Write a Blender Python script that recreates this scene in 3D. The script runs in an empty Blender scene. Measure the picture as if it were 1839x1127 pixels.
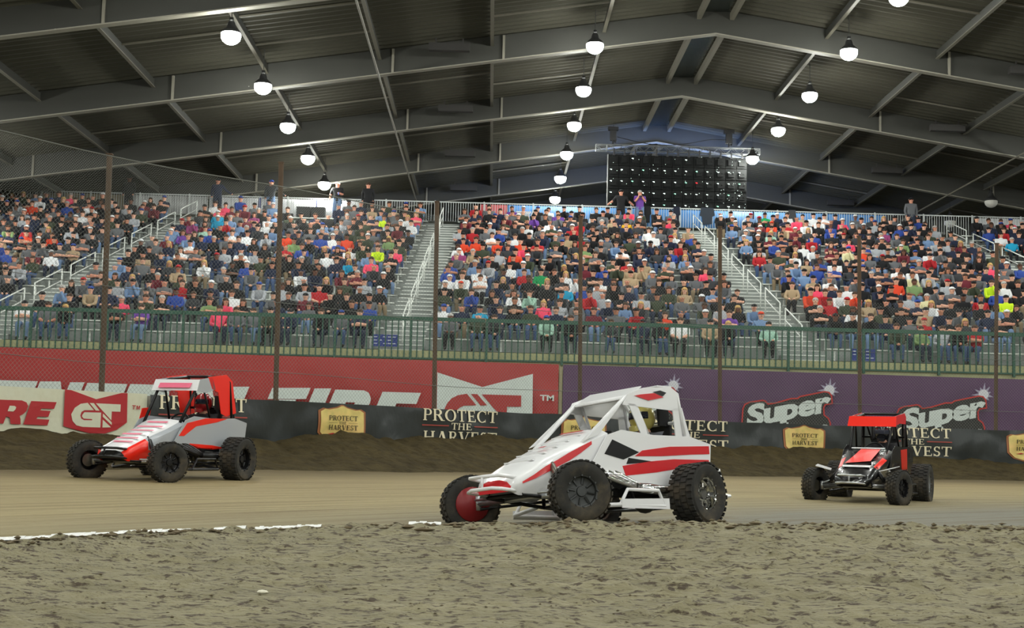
import bpy, bmesh, math, random
import numpy as np
from mathutils import Vector, Matrix
random.seed(11)
rng = np.random.default_rng(5)
SC = bpy.context.scene
COL = SC.collection
PI = math.pi

# ------------------------------------------------------------------ camera, world, exposure
FPX = 2554.2
CAM_Z = 0.95
_dy = Vector((-39.5, -240.5, -FPX)).normalized()
_dx = Vector((1, -0.0265, -(_dy.x - 0.0265 * _dy.y) / _dy.z)).normalized()
_dz = _dx.cross(_dy)
W2C = Matrix((_dx, _dy, _dz)).transposed()
cam_data = bpy.data.cameras.new('camera')
cam_data.lens = 50.0
cam_data.sensor_width = 36.0
cam_data.clip_end = 400
cam = bpy.data.objects.new('camera', cam_data)
COL.objects.link(cam)
cam.matrix_world = Matrix.Translation((0, 0, CAM_Z)) @ W2C.transposed().to_4x4()
SC.camera = cam
SC.view_settings.view_transform = 'Standard'
SC.view_settings.look = 'None'
SC.view_settings.gamma = 1.0
SC.view_settings.exposure = 0.0
world = bpy.data.worlds.new('world')
SC.world = world
world.use_nodes = True
world.node_tree.nodes['Background'].inputs[0].default_value = (0.55, 0.6, 0.65, 1)
world.node_tree.nodes['Background'].inputs[1].default_value = 0.02
LAMP_POWER = 650.0
SC.cycles.max_bounces = 6
SC.cycles.diffuse_bounces = 4
SC.cycles.glossy_bounces = 3
SC.cycles.sample_clamp_indirect = 4.0

def at(px, py, D):
    """The point at distance D down the hall that the photograph shows at a pixel."""
    v = W2C.transposed() @ Vector((px - 919.5, 563.5 - py, -FPX))
    v *= D / v.y
    return v.x, v.z + CAM_Z

def proj(x, y, z):
    v = W2C @ Vector((x, y, z - CAM_Z))
    return 919.5 - FPX * v.x / v.z, 563.5 + FPX * v.y / v.z

# ------------------------------------------------------------------ helpers
MATS = {}
def lin(c):
    return tuple(((x / 255) / 12.92 if x / 255 <= 0.04045 else ((x / 255 + 0.055) / 1.055) ** 2.4) for x in c)

def mat(name, rgb, rough=0.7, metal=0.0, var=0.0, vscale=8.0, bump=0.0, bscale=30.0, emit=0.0, spec=0.5, stretch=None, dark=None, dscale=2.0, dfac=0.5, coat=0.0, sharp=(0.48, 0.66)):
    if name in MATS:
        return MATS[name]
    m = bpy.data.materials.new(name)
    m.use_nodes = True
    nt = m.node_tree
    b = nt.nodes['Principled BSDF']
    col = lin(rgb)
    b.inputs['Base Color'].default_value = (*col, 1)
    b.inputs['Roughness'].default_value = rough
    b.inputs['Metallic'].default_value = metal
    b.inputs['Specular IOR Level'].default_value = spec
    b.inputs['Coat Weight'].default_value = coat
    if emit:
        b.inputs['Emission Color'].default_value = (*col, 1)
        b.inputs['Emission Strength'].default_value = emit
    if var or bump or dark:
        tc = nt.nodes.new('ShaderNodeTexCoord')
        mp = nt.nodes.new('ShaderNodeMapping')
        nt.links.new(tc.outputs['Object'], mp.inputs[0])
        if stretch:
            mp.inputs['Scale'].default_value = stretch
    if var or dark:
        n = nt.nodes.new('ShaderNodeTexNoise')
        n.inputs['Scale'].default_value = vscale
        n.inputs['Detail'].default_value = 5
        nt.links.new(mp.outputs[0], n.inputs['Vector'])
        rmp = nt.nodes.new('ShaderNodeValToRGB')
        rmp.color_ramp.elements[0].position = 0.3
        rmp.color_ramp.elements[1].position = 0.7
        rmp.color_ramp.elements[0].color = (*[max(0, c * (1 - var)) for c in col], 1)
        rmp.color_ramp.elements[1].color = (*[min(1, c * (1 + var)) for c in col], 1)
        nt.links.new(n.outputs['Fac'], rmp.inputs[0])
        out = rmp.outputs[0]
        if dark:
            n2 = nt.nodes.new('ShaderNodeTexNoise')
            n2.inputs['Scale'].default_value = dscale
            n2.inputs['Detail'].default_value = 6
            n2.inputs['Roughness'].default_value = 0.65
            nt.links.new(mp.outputs[0], n2.inputs['Vector'])
            r2 = nt.nodes.new('ShaderNodeValToRGB')
            r2.color_ramp.elements[0].position = sharp[0]
            r2.color_ramp.elements[1].position = sharp[1]
            nt.links.new(n2.outputs['Fac'], r2.inputs[0])
            mu = nt.nodes.new('ShaderNodeMath'); mu.operation = 'MULTIPLY'; mu.inputs[1].default_value = dfac
            nt.links.new(r2.outputs[0], mu.inputs[0])
            mx = nt.nodes.new('ShaderNodeMix'); mx.data_type = 'RGBA'
            nt.links.new(mu.outputs[0], mx.inputs['Factor'])
            nt.links.new(out, mx.inputs['A'])
            mx.inputs['B'].default_value = (*lin(dark), 1)
            out = mx.outputs['Result']
        nt.links.new(out, b.inputs['Base Color'])
    if bump:
        n = nt.nodes.new('ShaderNodeTexNoise')
        n.inputs['Scale'].default_value = bscale
        n.inputs['Detail'].default_value = 6
        nt.links.new(mp.outputs[0], n.inputs['Vector'])
        bp = nt.nodes.new('ShaderNodeBump')
        bp.inputs['Strength'].default_value = min(1, bump)
        bp.inputs['Distance'].default_value = 0.05
        nt.links.new(n.outputs['Fac'], bp.inputs['Height'])
        nt.links.new(bp.outputs[0], b.inputs['Normal'])
    MATS[name] = m
    return m

class MB:
    def __init__(s):
        s.v = []; s.f = []; s.m = []
    def add(s, vs, fs, mi=0):
        o = len(s.v)
        s.v += [tuple(v) for v in vs]
        s.f += [tuple(i + o for i in f) for f in fs]
        s.m += [mi] * len(fs)
    def box(s, c, size, mi=0, rz=0.0, rx=0.0):
        hx, hy, hz = [k / 2 for k in size]
        R = Matrix.Rotation(rz, 3, 'Z') @ Matrix.Rotation(rx, 3, 'X')
        vs = [Vector(c) + R @ Vector((x, y, z)) for x in (-hx, hx) for y in (-hy, hy) for z in (-hz, hz)]
        s.add(vs, [(0, 1, 3, 2), (4, 6, 7, 5), (0, 4, 5, 1), (2, 3, 7, 6), (0, 2, 6, 4), (1, 5, 7, 3)], mi)
    def tube(s, pts, r, n=8, mi=0, cap=True):
        pts = [Vector(p) for p in pts]
        if not isinstance(r, (list, tuple)):
            r = [r] * len(pts)
        rings = []
        up = None
        for i, p in enumerate(pts):
            d = (pts[min(i + 1, len(pts) - 1)] - pts[max(i - 1, 0)])
            d = d.normalized() if d.length > 1e-9 else Vector((0, 0, 1))
            if up is None:
                up = Vector((0, 0, 1)) if abs(d.z) < 0.9 else Vector((1, 0, 0))
            a = d.cross(up).normalized()
            up = a.cross(d).normalized()
            rings.append([p + (a * math.cos(t) + up * math.sin(t)) * r[i] for t in [2 * PI * k / n for k in range(n)]])
        s.loft(rings, mi, cap)
    def loft(s, rings, mi=0, cap=True, closed=True):
        n = len(rings[0])
        vs = [v for rr in rings for v in rr]
        fs = []
        for i in range(len(rings) - 1):
            for k in range(n if closed else n - 1):
                a = i * n + k; b = i * n + (k + 1) % n
                fs.append((a, b, b + n, a + n))
        if cap:
            fs.append(tuple(range(n - 1, -1, -1)))
            fs.append(tuple((len(rings) - 1) * n + k for k in range(n)))
        s.add(vs, fs, mi)
    def poly(s, pts, mi=0):
        s.add(pts, [tuple(range(len(pts)))], mi)
    def slab(s, pts, off, mi=0, mi_side=None):
        off = Vector(off); n = len(pts)
        vs = [Vector(p) for p in pts] + [Vector(p) + off for p in pts]
        s.add(vs, [tuple(range(n - 1, -1, -1)), tuple(range(n, 2 * n))], mi)
        s.add(vs, [(k, (k + 1) % n, n + (k + 1) % n, n + k) for k in range(n)], mi if mi_side is None else mi_side)
    def lathe(s, prof, n=24, mi=0, c=(0, 0, 0), axis='Y', mis=None):
        c = Vector(c)
        rings = []
        for (r, h) in prof:
            ring = []
            for k in range(n):
                t = 2 * PI * k / n
                a, b = r * math.cos(t), r * math.sin(t)
                ring.append(c + (Vector((a, h, b)) if axis == 'Y' else Vector((a, b, h))))
            rings.append(ring)
        if mis is None:
            s.loft(rings, mi, False)
        else:
            for i in range(len(rings) - 1):
                s.loft(rings[i:i + 2], mis[i], False)
    def ball(s, c, r, mi=0, nu=10, nv=6, v0=-PI / 2, v1=PI / 2):
        rr = r if isinstance(r, (tuple, list)) else (r, r, r)
        rings = []
        for j in range(nv + 1):
            v = v0 + (v1 - v0) * j / nv
            rings.append([(c[0] + rr[0] * math.cos(v) * math.cos(2 * PI * k / nu), c[1] + rr[1] * math.cos(v) * math.sin(2 * PI * k / nu), c[2] + rr[2] * math.sin(v)) for k in range(nu)])
        s.loft(rings, mi, False)
    def mesh(s, name, mats, smooth=False):
        me = bpy.data.meshes.new(name)
        me.from_pydata(s.v, [], s.f)
        for m in (mats if isinstance(mats, (list, tuple)) else [mats]):
            me.materials.append(m)
        me.polygons.foreach_set('material_index', s.m)
        if smooth:
            me.polygons.foreach_set('use_smooth', [True] * len(s.f))
        me.update()
        return me
    def build(s, name, mats, parent=None, smooth=False, loc=None, rot=None):
        return link(name, s.mesh(name, mats, smooth), parent, loc, rot)

def link(name, me, parent=None, loc=None, rot=None):
    o = bpy.data.objects.new(name, me)
    COL.objects.link(o)
    if parent is not None:
        o.parent = parent
    if loc is not None:
        o.location = loc
    if rot is not None:
        o.rotation_euler = rot
    return o

def smooth_by_angle(o, ang=40):
    me = o.data
    bm = bmesh.new(); bm.from_mesh(me)
    bmesh.ops.remove_doubles(bm, verts=bm.verts, dist=1e-5)
    bmesh.ops.recalc_face_normals(bm, faces=bm.faces)
    for f in bm.faces: f.smooth = True
    for e in bm.edges:
        if len(e.link_faces) == 2 and e.calc_face_angle(0) > math.radians(ang):
            e.smooth = False
    bm.to_mesh(me); bm.free()
    return o

def tag(o, label=None, cat=None, group=None, kind=None):
    if label: o['label'] = label
    if cat: o['category'] = cat
    if group: o['group'] = group
    if kind: o['kind'] = kind
    return o

def thing(name, label, cat, loc=(0, 0, 0), rz=0, group=None):
    o = bpy.data.objects.new(name, None)
    COL.objects.link(o)
    o.location = loc; o.rotation_euler = (0, 0, rz)
    o.empty_display_size = 0.2
    return tag(o, label, cat, group)

def struct(o):
    o['kind'] = 'structure'
    return o

def copy_tree(o, parent=None):
    c = o.copy()
    COL.objects.link(c)
    c.parent = parent
    for ch in list(o.children):
        copy_tree(ch, c)
    return c

ORD = ['zeroth', 'first', 'second', 'third', 'fourth', 'fifth', 'sixth', 'seventh', 'eighth', 'ninth', 'tenth', 'eleventh', 'twelfth', 'thirteenth', 'fourteenth', 'fifteenth', 'sixteenth', 'seventeenth', 'eighteenth', 'nineteenth', 'twentieth']
def ordinal(n):
    if n <= 20: return ORD[n]
    t = {2: 'twenty', 3: 'thirty', 4: 'forty', 5: 'fifty'}[n // 10]
    return (t + '-' + ORD[n % 10]) if n % 10 else {2: 'twentieth', 3: 'thirtieth', 4: 'fortieth', 5: 'fiftieth'}[n // 10]

# value noise on arrays
def _h(ix, iy, seed):
    n = (ix.astype(np.int64) * 374761393 + iy.astype(np.int64) * 668265263 + seed * 1442695041) & 0x7fffffff
    n = ((n ^ (n >> 13)) * 1274126177) & 0x7fffffff
    n = n ^ (n >> 16)
    return (n & 0xffff) / 65535.0
def vnoise(x, y, seed=0):
    ix = np.floor(x); iy = np.floor(y)
    fx = x - ix; fy = y - iy
    fx = fx * fx * (3 - 2 * fx); fy = fy * fy * (3 - 2 * fy)
    a = _h(ix, iy, seed); b = _h(ix + 1, iy, seed); c = _h(ix, iy + 1, seed); d = _h(ix + 1, iy + 1, seed)
    return (a * (1 - fx) + b * fx) * (1 - fy) + (c * (1 - fx) + d * fx) * fy - 0.5
def fbm(x, y, seed=0, oct=4):
    s = 0; a = 1.0
    for k in range(oct):
        s = s + a * vnoise(x * 2 ** k, y * 2 ** k, seed + k * 17)
        a *= 0.5
    return s

def grid_mesh(name, X, Y, Z, mats, uv=None, smooth=True):
    ny, nx = X.shape
    vs = np.stack([X, Y, Z], -1).reshape(-1, 3)
    i = np.arange(ny * nx).reshape(ny, nx)
    q = np.stack([i[:-1, :-1], i[:-1, 1:], i[1:, 1:], i[1:, :-1]], -1).reshape(-1, 4)
    me = bpy.data.meshes.new(name)
    me.vertices.add(len(vs)); me.vertices.foreach_set('co', vs.astype(np.float32).ravel())
    me.loops.add(q.size); me.loops.foreach_set('vertex_index', q.astype(np.int32).ravel())
    me.polygons.add(len(q)); me.polygons.foreach_set('loop_start', np.arange(0, q.size, 4, dtype=np.int32))
    me.polygons.foreach_set('use_smooth', np.ones(len(q), dtype=bool) if smooth else np.zeros(len(q), dtype=bool))
    me.update(calc_edges=True)
    if uv is not None:
        l = me.uv_layers.new(name='uv')
        U = np.stack([uv[0], uv[1]], -1).reshape(-1, 2)[q.ravel()]
        l.data.foreach_set('uv', U.astype(np.float32).ravel())
    for m in mats: me.materials.append(m)
    return me

# ------------------------------------------------------------------ the curved track wall
_ctrl = [(-22, 0), (-16.5, 8.5), (-11.6, 17.2), (-7.89, 22.8), (-6.1, 25.0), (-3.97, 27.2), (-1.18, 29.9), (1.51, 32.2), (5.0, 34.3), (8.0, 35.7), (13.6, 36.9), (20, 37.6), (32, 37.8)]
def _catmull(P, n=24):
    P = [np.array(p, float) for p in P]
    P = [2 * P[0] - P[1]] + P + [2 * P[-1] - P[-2]]
    out = []
    for i in range(1, len(P) - 2):
        for k in range(n):
            t = k / n
            out.append(0.5 * ((2 * P[i]) + (-P[i - 1] + P[i + 1]) * t + (2 * P[i - 1] - 5 * P[i] + 4 * P[i + 1] - P[i + 2]) * t * t + (-P[i - 1] + 3 * P[i] - 3 * P[i + 1] + P[i + 2]) * t ** 3))
    out.append(P[-2])
    return np.array(out)
WC = _catmull(_ctrl)
for _ in range(6):
    WC[1:-1] = (WC[:-2] + 2 * WC[1:-1] + WC[2:]) / 4
WS = np.concatenate([[0], np.cumsum(np.linalg.norm(np.diff(WC, axis=0), axis=1))])
def wall_xy(s, off=0.0):
    """Point on the wall line at length s; off > 0 is towards the track."""
    x = np.interp(s, WS, WC[:, 0]); y = np.interp(s, WS, WC[:, 1])
    x2 = np.interp(s + 0.3, WS, WC[:, 0]); y2 = np.interp(s + 0.3, WS, WC[:, 1])
    x1 = np.interp(s - 0.3, WS, WC[:, 0]); y1 = np.interp(s - 0.3, WS, WC[:, 1])
    tx, ty = x2 - x1, y2 - y1
    L = np.hypot(tx, ty)
    return x + off * ty / L, y - off * tx / L
_ss = np.linspace(2, WS[-1] - 1, 3000)
_wx, _wy = wall_xy(_ss)
_pp = np.array([proj(a, b, 1.5)[0] for a, b in zip(_wx, _wy)])
def s_of_px(px, off=0.0):
    if off:
        a, b = wall_xy(_ss, off)
        p = np.array([proj(i, j, 1.5)[0] for i, j in zip(a[::6], b[::6])])
        m = b[::6] > 10
        return float(np.interp(px, p[m], _ss[::6][m]))
    m = _wy > 10
    return float(np.interp(px, _pp[m], _ss[m]))
def wall_sz(px, py):
    s = s_of_px(px)
    return s, at(px, py, float(wall_xy(s)[1]))[1]
def dist_wall(X, Y):
    pts = WC[::4]
    d = np.full(X.shape, 1e9)
    for i in range(len(pts) - 1):
        a = pts[i]; b = pts[i + 1]; ab = b - a; L2 = (ab ** 2).sum()
        t = np.clip(((X - a[0]) * ab[0] + (Y - a[1]) * ab[1]) / L2, 0, 1)
        d = np.minimum(d, np.hypot(X - a[0] - t * ab[0], Y - a[1] - t * ab[1]))
    return d
WALL_TOP = 1.74
def track_z(d):
    return 0.50 - 0.021 * d

# ------------------------------------------------------------------ ground
M_inf = mat('infield_mud', (137, 130, 102), 0.8, var=0.18, vscale=4, bump=1.0, bscale=30, dark=(66, 52, 40), dscale=22, dfac=0.9, stretch=(0.45, 1.0, 1), spec=0.4, sharp=(.52, .60))
M_bank = mat('bank_clay', (68, 59, 37), 0.95, var=0.25, vscale=3, bump=1.0, bscale=14, dark=(40, 34, 20), dscale=5, dfac=0.6, spec=0.15)
M_concrete = mat('old_concrete', (150, 150, 135), 0.85, var=0.12, vscale=2)

def track_material():
    m = bpy.data.materials.new('track_clay'); m.use_nodes = True
    nt = m.node_tree; b = nt.nodes['Principled BSDF']
    b.inputs['Roughness'].default_value = 0.8
    b.inputs['Specular IOR Level'].default_value = 0.3
    uv = nt.nodes.new('ShaderNodeUVMap')
    def noise(sx, sy, scale, det=5):
        mp = nt.nodes.new('ShaderNodeMapping'); mp.inputs['Scale'].default_value = (sx, sy, 1)
        nt.links.new(uv.outputs[0], mp.inputs[0])
        n = nt.nodes.new('ShaderNodeTexNoise'); n.inputs['Scale'].default_value = scale; n.inputs['Detail'].default_value = det
        n.inputs['Roughness'].default_value = 0.6
        nt.links.new(mp.outputs[0], n.inputs['Vector'])
        return n.outputs['Fac']
    def ramp(src, stops):
        r = nt.nodes.new('ShaderNodeValToRGB')
        els = r.color_ramp.elements
        while len(els) < len(stops): els.new(0.5)
        for e, (p, c) in zip(els, stops):
            e.position = p; e.color = (*(lin(c) if len(c) == 3 else c[:3]), 1)
        nt.links.new(src, r.inputs[0]); return r.outputs[0]
    def mix(f, a, bcol):
        mx = nt.nodes.new('ShaderNodeMix'); mx.data_type = 'RGBA'
        nt.links.new(f, mx.inputs['Factor']); nt.links.new(a, mx.inputs['A']); nt.links.new(bcol, mx.inputs['B'])
        return mx.outputs['Result']
    sep = nt.nodes.new('ShaderNodeSeparateXYZ'); nt.links.new(uv.outputs[0], sep.inputs[0])
    # wobble the bands across the track
    wob = noise(0.15, 0.3, 1.0, 3)
    ad = nt.nodes.new('ShaderNodeMath'); ad.operation = 'MULTIPLY_ADD'; ad.inputs[1].default_value = 2.4
    nt.links.new(wob, ad.inputs[0]); nt.links.new(sep.outputs[1], ad.inputs[2])
    dv = nt.nodes.new('ShaderNodeMath'); dv.operation = 'DIVIDE'; dv.inputs[1].default_value = 26.0
    nt.links.new(ad.outputs[0], dv.inputs[0])
    band = ramp(dv.outputs[0], [(0.0, (68, 58, 36)), (0.10, (76, 65, 41)), (0.15, (104, 90, 60)), (0.19, (128, 114, 78)), (0.24, (150, 134, 96)), (0.40, (156, 142, 104)), (0.47, (140, 130, 100)), (0.53, (122, 120, 108)), (1.0, (112, 111, 102))])
    st = noise(0.10, 4.0, 1.6, 6)
    stf = ramp(st, [(0.46, (0, 0, 0)), (0.72, (255, 255, 255))])
    sc = nt.nodes.new('ShaderNodeMath'); sc.operation = 'MULTIPLY'; sc.inputs[1].default_value = 0.75
    nt.links.new(stf, sc.inputs[0])
    dk = nt.nodes.new('ShaderNodeRGB'); dk.outputs[0].default_value = (*lin((100, 84, 56)), 1)
    c1 = mix(sc.outputs[0], band, dk.outputs[0])
    sp = noise(1.2, 3.5, 5, 6)
    spf = ramp(sp, [(0.56, (0, 0, 0)), (0.74, (200, 200, 200))])
    dk2 = nt.nodes.new('ShaderNodeRGB'); dk2.outputs[0].default_value = (*lin((120, 98, 66)), 1)
    c2 = mix(spf, c1, dk2.outputs[0])
    nt.links.new(c2, b.inputs['Base Color'])
    bp = nt.nodes.new('ShaderNodeBump'); bp.inputs['Strength'].default_value = 0.7; bp.inputs['Distance'].default_value = 0.04
    nt.links.new(noise(1.0, 3.0, 6, 6), bp.inputs['Height']); nt.links.new(bp.outputs[0], b.inputs['Normal'])
    return m
M_track = track_material()

# track: strip that follows the wall, from d = 1.2 to 24 m
sg = np.arange(4, WS[-1] - 2, 0.25)
dg = np.concatenate([np.arange(0.2, 6, 0.2), np.arange(6, 25, 0.3)])
Sg, Dg = np.meshgrid(sg, dg)
tx = np.zeros_like(Sg); ty = np.zeros_like(Sg)
nx_, ny_ = wall_xy(sg, 1.0)
bx_, by_ = wall_xy(sg, 0.0)
for k in range(8):   # smooth the normals so inner offsets do not fold
    nx_[1:-1] = (nx_[:-2] + nx_[1:-1] + nx_[2:]) / 3; ny_[1:-1] = (ny_[:-2] + ny_[1:-1] + ny_[2:]) / 3
tx = bx_[None] + (nx_ - bx_)[None] * Dg
ty = by_[None] + (ny_ - by_)[None] * Dg
keep = ty.max(0) > 0
tz = track_z(Dg) + 0.012 * fbm(Sg * 0.5, Dg * 3.5, 3) + 0.03 * np.clip(2.6 - Dg, 0, 2)
TRK = link('track_ground', grid_mesh('track_ground', tx, ty, tz, [M_track], uv=(Sg, Dg)))
struct(TRK)

# clay bank piled against the wall
sg2 = np.arange(8, WS[-1] - 2, 0.1)
dg2 = np.arange(-0.02, 2.9, 0.08)
Sb, Db = np.meshgrid(sg2, dg2)
_mud = [(0, 772), (30, 768), (60, 769), (95, 776), (115, 780), (130, 776), (300, 784), (480, 790), (540, 783), (560, 780), (610, 772), (640, 778), (660, 785), (700, 789), (720, 785), (780, 783), (820, 790), (850, 781), (870, 777), (900, 785), (990, 785), (1200, 795), (1310, 805), (1345, 798), (1400, 803), (1430, 800), (1470, 803), (1500, 806), (1620, 816), (1700, 822), (1760, 826), (1839, 833), (1900, 836)]
_ms = [wall_sz(a, b) for a, b in _mud]
top = np.interp(sg2, [a for a, b in _ms], [b for a, b in _ms])
top = top + 0.05 * fbm(sg2 * 2.5, sg2 * 0 + 3, 9)
u = np.clip(Db / 2.5, 0, 1)
prof = np.where(u < 0.12, 1.0, 1 - ((u - 0.12) / 0.88) ** 0.9)
bz = track_z(Db) - 0.05 + (top[None] - 0.45) * np.clip(prof, 0, 1) + (0.11 * fbm(Sb * 1.3, Db * 2.5, 21, 5) * (1 - u) - .03) * np.clip(Db * 2, .15, 1) + 0.05 * (fbm(Sb * 6, Db * 8, 31, 4)) * (1 - u * 0.8)
bx0, by0 = wall_xy(sg2, 0.0); bx1, by1 = wall_xy(sg2, 1.0)
BX = bx0[None] + (bx1 - bx0)[None] * Db; BY = by0[None] + (by1 - by0)[None] * Db
struct(link('clay_bank_ground', grid_mesh('clay_bank_ground', BX, BY, bz, [M_bank], smooth=False)))

# infield mud in front with its ragged crest
_cr = [(-600, 968, 8.5), (0, 968, 9.8), (180, 962, 10.4), (300, 957, 10.9), (450, 953, 11.5), (590, 943, 12.0), (780, 941, 12.0), (1045, 939, 11.7), (1300, 940, 11.8), (1839, 946, 12.2), (2300, 950, 12.6)]
CRX = []; CRY = []; CRZ = []
for a, b, D in _cr:
    x, z = at(a, b, D); CRX.append(x); CRY.append(D); CRZ.append(z)
xs = np.arange(-9, 9.001, 0.03); vs_ = np.concatenate([np.linspace(0, 1, 200), 1 + np.arange(1, 22) * 0.006])
XI, VI = np.meshgrid(xs, vs_)
cy = np.interp(XI, CRX, CRY) + 0.1 * fbm(XI * 2, XI * 0, 5); cz = np.interp(XI, CRX, CRZ)
YI = 5.4 + (cy - 5.4) * VI
base = np.where(VI <= 1, cz * np.clip((YI - 6.6) / (cy - 6.6), 0, 1) ** 1.1, cz - (VI - 1) * 0.9)
edge = np.exp(-((VI - 0.97) / 0.05) ** 2)
def clod(x, y, seed):
    n = vnoise(x, y, seed) + 0.5 * vnoise(x * 2.1, y * 2.1, seed + 5)
    return np.clip(n - 0.18, 0, 1)
streak = clod(XI * 5 + YI * 1.5, YI * 11, 40) + 0.8 * clod(XI * 9 - YI * 2, YI * 20, 50)
ZI = base + 0.05 * fbm(XI * 0.9, YI * 1.6, 1, 3) * (1 - edge * 0.6) + 0.022 * fbm(XI * 4, YI * 9, 7, 4) + 0.085 * streak * (0.7 + 0.4 * np.clip(XI, 0, 1)) + edge * (0.09 * clod(XI * 7, YI * 7, 60) + 0.012 * fbm(XI * 6, YI * 9, 77, 3))
ZI = np.where(VI > 1, ZI - 0.0, ZI)
struct(link('infield_ground', grid_mesh('infield_ground', XI, YI, ZI, [M_inf])))
mb = MB(); mb.box((0, -30, -0.16), (160, 72, 0.2)); struct(mb.build('floor', M_inf))
mb = MB(); mb.box((0, 60, -0.1), (160, 110, 0.1)); struct(mb.build('floor_far', M_concrete))

_bm = bmesh.new(); _bm.from_mesh(TRK.data)      # the track ends under the crest of the mud
for v in _bm.verts:
    cyv = float(np.interp(v.co.x, CRX, CRY))
    v.co.z -= min(1.2, max(0.0, (cyv + 0.05 - v.co.y) * 0.5))
_dead = [v for v in _bm.verts if v.co.y < float(np.interp(v.co.x, CRX, CRY)) - 2.5]
bmesh.ops.delete(_bm, geom=_dead, context='VERTS'); _bm.to_mesh(TRK.data); _bm.free()

# loose clods along the crest and over the mud: uncountable
mb = MB()
def lump(c, r):
    sq = [random.uniform(0.6, 1.3) for _ in range(3)]
    vs = []
    for v in [(0, 0, 1), (.9, 0, .2), (.3, .85, .1), (-.7, .5, .25), (-.7, -.5, .1), (.3, -.85, .3), (0, 0, -1)]:
        vs.append(tuple(c[k] + v[k] * r * (1.5, 1.0, .55)[k] * sq[k] * random.uniform(.7, 1.25) for k in range(3)))
    mb.add(vs, [(0, 1, 2), (0, 2, 3), (0, 3, 4), (0, 4, 5), (0, 5, 1), (6, 2, 1), (6, 3, 2), (6, 4, 3), (6, 5, 4), (6, 1, 5)])
_col = lambda x, v: (int(round((x + 9) / 0.03)), int(np.clip(v, 0, 1) * 199))
for k in range(2300):
    x = random.uniform(-6.5, 6.5)
    v = 1 - abs(random.gauss(0, 0.035)) if k < 900 else random.uniform(0.1, 1)
    i, j = _col(x, v)
    r = random.uniform(0.008, 0.032) if k < 900 else random.uniform(0.003, 0.011)
    if k % 60 == 0 and k < 900: r = 0.05
    lump((XI[j, i], YI[j, i], ZI[j, i] + r * 0.2), r)
tag(mb.build('mud_clods', mat('clod_mud', (104, 92, 70), 0.95, var=0.3, vscale=9)), 'loose crumbled mud clods on the infield bank', 'dirt', kind='stuff')

# chalk line on the far shoulder of the crest
chalk_px = [(-20, 365), (400, 460), (470, 592), (742, 800)]
CHN = ['longest piece, at the left edge', 'short piece before the gap', 'piece beside the gap in the middle', 'piece nearest the white race car', '']
for ci_, (a, b) in enumerate(chalk_px):
    P = []; mb = MB()
    for px in np.arange(a, b + 1, 6):
        D0 = np.interp(px, [c[0] for c in _cr], [c[2] for c in _cr])
        x = (px - 880) / 2554 * (D0 + 0.1)
        i = int(round((x + 9) / 0.03)); j = 199
        P.append((XI[j, i], YI[j, i] + 0.01, ZI[j - 8:j + 1, i - 4:i + 5].mean() + 0.018))
    for k in range(len(P) - 1):
        p, q = P[k], P[k + 1]
        w0 = random.uniform(0.002, 0.012)
        mb.add([(p[0], p[1] - .05, p[2] - .012), (q[0], q[1] - .05, q[2] - .012), (q[0], q[1], q[2] + w0), (p[0], p[1], p[2] + w0), (q[0], q[1] + .06, q[2] - .02), (p[0], p[1] + .06, p[2] - .02)], [(0, 1, 2, 3), (3, 2, 4, 5)])
    tag(mb.build('chalk_line', mat('chalk', (238, 238, 236), 0.9, var=0.1, vscale=30)), 'broken white chalk line along the mud edge, ' + CHN[ci_], 'track marking', 'chalk line')

# scrap of white litter on the mud
for px, py, D, lb in [(471, 1068, 8.3, 'small crumpled white scrap lying on the mud'),]:
    x, z = at(px, py, D)
    mb = MB(); mb.ball((0, 0, 0.0), (0.035, 0.02, 0.012), 0, 7, 4)
    i = int(round((x + 9) / 0.03)); j = int(np.argmin(np.abs(YI[:, i] - D)))
    tag(mb.build('paper_scrap', mat('scrap_white', (235, 230, 210), 0.8), loc=(x, D, ZI[j, i] + 0.01)), lb, 'litter')

# ------------------------------------------------------------------ wall, its banners
M_wallc = mat('barrier_concrete', (120, 116, 104), 0.9, var=0.15, vscale=3)
def fold_off(S, Z, fold, seed):
    return fold * (fbm(S * 0.9 + Z * 1.1, Z * 1.2 - S * 0.35, seed, 2) + .6 * np.abs(fbm(S * 2.1 - Z * 1.2, Z * .8 + S * .4, seed + 9, 1)))
def ruled(name, s0, s1, z0, z1, off, mats, parent=None, step=0.3, fold=0.0, nz=2, seed=0, topwave=0.0):
    s = np.linspace(s0, s1, max(2, int((s1 - s0) / step)))
    z = np.linspace(0, 1, nz)
    S, Z = np.meshgrid(s, z)
    o = off + fold_off(S, Z, fold, seed)
    x = np.zeros_like(S); y = np.zeros_like(S)
    for j in range(nz):
        x0, y0 = wall_xy(s, 0.0); x1, y1 = wall_xy(s, 1.0)
        x[j] = x0 + (x1 - x0) * o[j]; y[j] = y0 + (y1 - y0) * o[j]
    zt = z1 + topwave * vnoise(S * 1.1, S * 0, seed)
    return link(name, grid_mesh(name, x, y, z0 + (zt - z0) * Z, mats), parent)
w = ruled('wall_track', 6, WS[-1] - 1, -0.1, WALL_TOP - 0.03, 0.0, [M_wallc]); struct(w)
sol = w.modifiers.new('s', 'SOLIDIFY'); sol.thickness = 0.3; sol.offset = -1

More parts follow.
